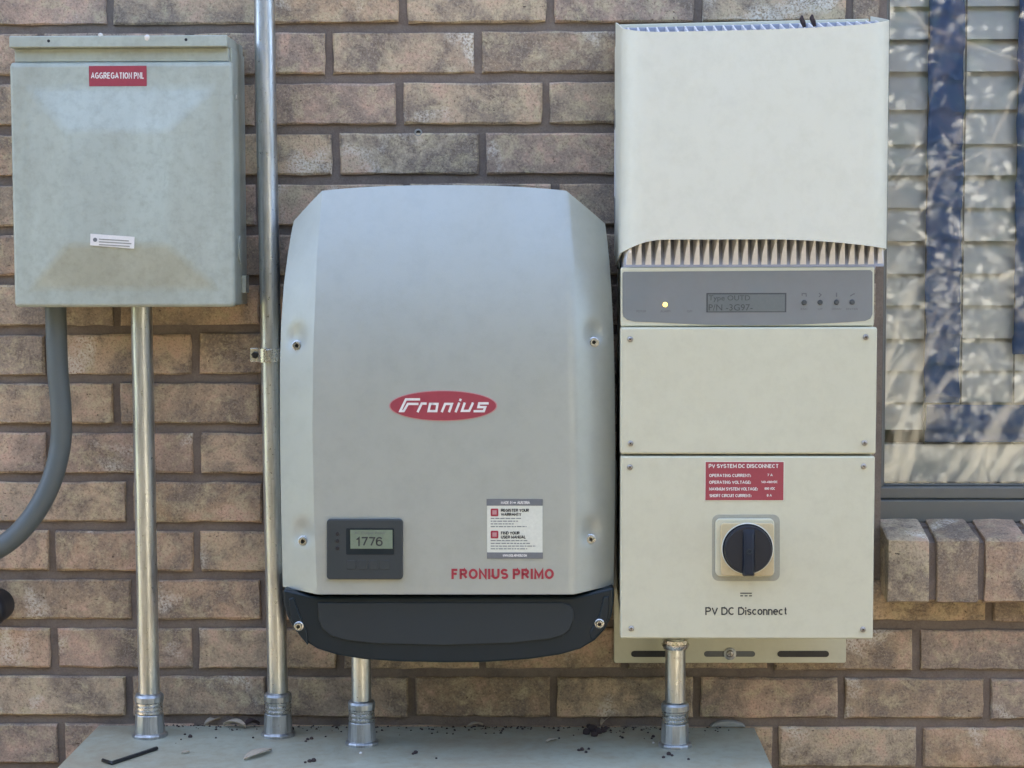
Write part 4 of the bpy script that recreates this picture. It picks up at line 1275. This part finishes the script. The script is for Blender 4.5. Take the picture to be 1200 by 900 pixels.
clump([(695, 857, 1.6), (688, 860, 1.4), (702, 860, 1.5), (708, 858, 1.2), (697, 862, 1.4), (690, 853, 1), (711, 855, .9)], 'crumbly dark heap of dirt against the wall', .0042)
clump([(682, 879, 1.1), (678, 880, .8), (690, 878, .7), (687, 882, .7)], 'small dark crumbs in front of the dirt heap', .003)
clump([(784, 885, 1.2), (778, 888, .8), (788, 886, .7)], 'dark crumbs in front of the rightmost pipe', .003)
clump([(807, 890, .7)], 'lone dark speck near the right end of the trough', .003)
clump([(729, 865, .7)], 'lone speck right of the dirt heap', .003)
clump([(766, 864, .9), (764, 866, .6)], 'dark crumb touching the rightmost pipe fitting', .003)
clump([(424 - 1, 883, .9)], 'white speck in front of the short left pipe', .0022, 'white_speck', 'white')
clump([(766, 871, .8)], 'white speck beside the rightmost pipe fitting', .0022, 'white_speck', 'white')
# dab of sealant on the wall above the trough
b = MB(); p = W(853, 849, .004); vs = [(p.x - .026 + .052 * k / 12, 0, .009 * math.sin(math.pi * k / 12) ** .6) for k in range(13)]
b.prism([(v[0], TZ + .0005 + v[2]) for v in vs[::-1]], -.006, .006)
tag(b.build('sealant_dab', M['caulk'], None, .002), 'pale rounded dab of sealant on the wall behind the trough', 'sealant')
# wind-blown bits caught on top of the cream hood
for (u, v, lab) in ((941, 24.5, 'left of two dark plant bits on top of the cream hood'), (953, 23.5, 'right of two dark plant bits on top of the cream hood')):
    p = W(u, v, .19); b = MB()
    b.tube([p + Vector((.002, 0, -.008)), p + Vector((0, 0, -.002)), p + Vector((-.002, .001, .003)), p + Vector((-.001, .001, .007))], [.0022, .0034, .003, .0012], 7)
    tag(b.build('plant_bit', M['debris'], smooth=0), lab, 'debris', 'plant bits on the hood')

# ------------------------------------------------------------------ the garden the wall faces (seen in the window)
def leaves(n, fn, size, seed, asp=2.2):
    rn = random.Random(seed); b = MB()
    for _ in range(n):
        p = fn(rn)
        a = Vector((rn.gauss(0, 1), rn.gauss(0, 1), rn.gauss(0, 1))).normalized()
        c = a.orthogonal().normalized(); c.rotate(Matrix.Rotation(rn.uniform(0, 6.28), 3, a))
        e = a.cross(c); s = size * rn.uniform(.6, 1.4)
        b.v += [tuple(p + c * s), tuple(p + e * s / asp), tuple(p - c * s), tuple(p - e * s / asp)]
        k = len(b.v) - 4
        b.f.append((k, k + 1, k + 2, k + 3))
    return b
hd = thing('hedge', (0, -4.2, GZ), 'tall dark green hedge added across the garden to block low sky, reflected in the window', 'hedge')  # unseen hedge added to cut low sky light on the lower wall
def hp_(rn):
    x = rn.uniform(-9, 9); z = GZ + rn.uniform(0, 1) ** .8 * (3.5 + .3 * math.sin(x * 1.7) + .2 * math.sin(x * 4.1))
    return Vector((x, -4.2 + rn.choice((-1, 1, 1, 1, 1, 1)) * (.45 + .12 * math.sin(x * 3 + z * 4) + rn.uniform(-.12, .1)), z))
leaves(15000, hp_, .075, 1).build('foliage', M['hedge'], hd, smooth=0)
b = MB(); b.box(-9, 9, -4.45, -3.95, GZ, GZ + 3.1); b.build('core', M['bark2'], hd, smooth=0)
# pale-stemmed shrub
sh = thing('leaning_shrub', (0.75, -3.2, GZ), 'pale stemmed leaning shrub reflected in the window', 'shrub')
rn = random.Random(21)
tips = []
for i in range(6):
    b = MB(); x = .5 + rn.uniform(-.5, .5); y = -3.15 + rn.uniform(-.25, .25)
    ln = rn.uniform(.5, .95); h = rn.uniform(1.5, 2.9)
    pts = spline([(x, y, GZ - .05), (x + ln * .25, y + rn.uniform(-.1, .1), GZ + h * .35), (x + ln * .62, y + rn.uniform(-.15, .15), GZ + h * .7), (x + ln, y + rn.uniform(-.2, .2), GZ + h)], 6)
    r0 = rn.uniform(.006, .014)
    b.tube(pts, [lerp(r0, r0 * .3, k / (len(pts) - 1)) for k in range(len(pts))], 8)
    b.build('stem', M['bark'], sh, smooth=60)
    for k in range(5):
        j = rn.randint(6, len(pts) - 2); p = pts[j]
        q = p + Vector((rn.uniform(-.6, .5), rn.uniform(-.3, .3), rn.uniform(-.05, .4)))
        m_ = (p + q) / 2 + Vector((0, 0, rn.uniform(-.06, .08)))
        b = MB(); b.tube(spline([p, m_, q], 4), [.007, .0065, .006, .0055, .005, .0045, .004, .003, .002], 5); b.build('twig', M['bark'], sh, smooth=60)
        tips += [p.lerp(q, t) for t in (.4, .6, .8, 1)]
def tp2(rn):
    t = rn.choice(tips); return t + Vector((rn.gauss(0, .12), rn.gauss(0, .15), rn.gauss(0, .16)))
def tp(rn):
    t = rn.choice(tips); return t + Vector((rn.gauss(0, .05), rn.gauss(0, .05), rn.gauss(0, .04)))
leaves(4200, tp2, .020, 5, 1.6).build('foliage', M['glintleaf'], sh, smooth=0)

# added strap-leaved plant leaning the same way, pale colour stands for sun patches
yc = thing('sun_streak_plant', (0.6, -2.75, GZ), 'added strap leaved plant, pale as sun patches, reflected low in the window', 'plant')
rn = random.Random(8)
for i in range(20):
    x = rn.uniform(.15, .95); y = -2.75 + rn.uniform(-.2, .2)
    ln = rn.uniform(.2, .6); h = rn.uniform(.9, 1.6); w = rn.uniform(.012, .032)
    pts = spline([(x, y, GZ), (x + ln * .3, y, GZ + h * .5), (x + ln * .75, y + .05, GZ + h * .9), (x + ln * 1.15, y + .1, GZ + h)], 4)
    b = MB(); vs = []; fs = []; n = len(pts)
    for k, p in enumerate(pts):
        t = (pts[min(k + 1, n - 1)] - pts[max(k - 1, 0)]).normalized(); sd_ = Vector((t.z, .35, -t.x)).normalized()
        ww = w * (1 - (k / (n - 1)) ** 2.5)  + .001
        vs += [p - sd_ * ww, p + Vector((0, -.01, -.004)), p + sd_ * ww]
    for k in range(n - 1): fs += [(k * 3, k * 3 + 1, k * 3 + 4, k * 3 + 3), (k * 3 + 1, k * 3 + 2, k * 3 + 5, k * 3 + 4)]
    b.add(vs, fs); o = b.build('leaf', M['sun_streak'], yc, smooth=60)
    so = o.modifiers.new('thick', 'SOLIDIFY'); so.thickness = .002

# dirt gathered along the back of the trough
b = MB(); rn = random.Random(77)
for i in range(260):
    t = rn.random(); x = lerp(tx0 + .07, tx1 - .03, t); r = rn.uniform(.0006, .0022)
    y = -rn.expovariate(1 / .012) - .004
    if y < -.12: continue
    b.lathe((x, y, TZ - .0002), (rn.uniform(-.4, .4), rn.uniform(-.4, .4), 1), [(0, r), (r * .6, r * rn.uniform(.7, 1.1)), (r * 1.1, r * .4)], 5)
o = b.build('dirt', M['debris'], smooth=0); tag(o, 'fine dark dirt strewn along the back of the trough', 'dirt', None, 'stuff')
for (u0, v0, u1, v1, w, c_, lab) in ((548, 853, 566, 851, .004, .003, 'small curled leaf against the wall below the silver inverter'),
                                    (640, 871, 652, 868, .004, .002, 'tiny leaf scrap left of the dirt heap'),
                                    (704, 852, 716, 847, .005, .006, 'pale leaf standing in the dirt heap'),
                                    (213, 884, 222, 882, .003, .001, 'tiny leaf scrap right of the hex key')):
    leaf(u0, v0, u1, v1, w, c_, lab)
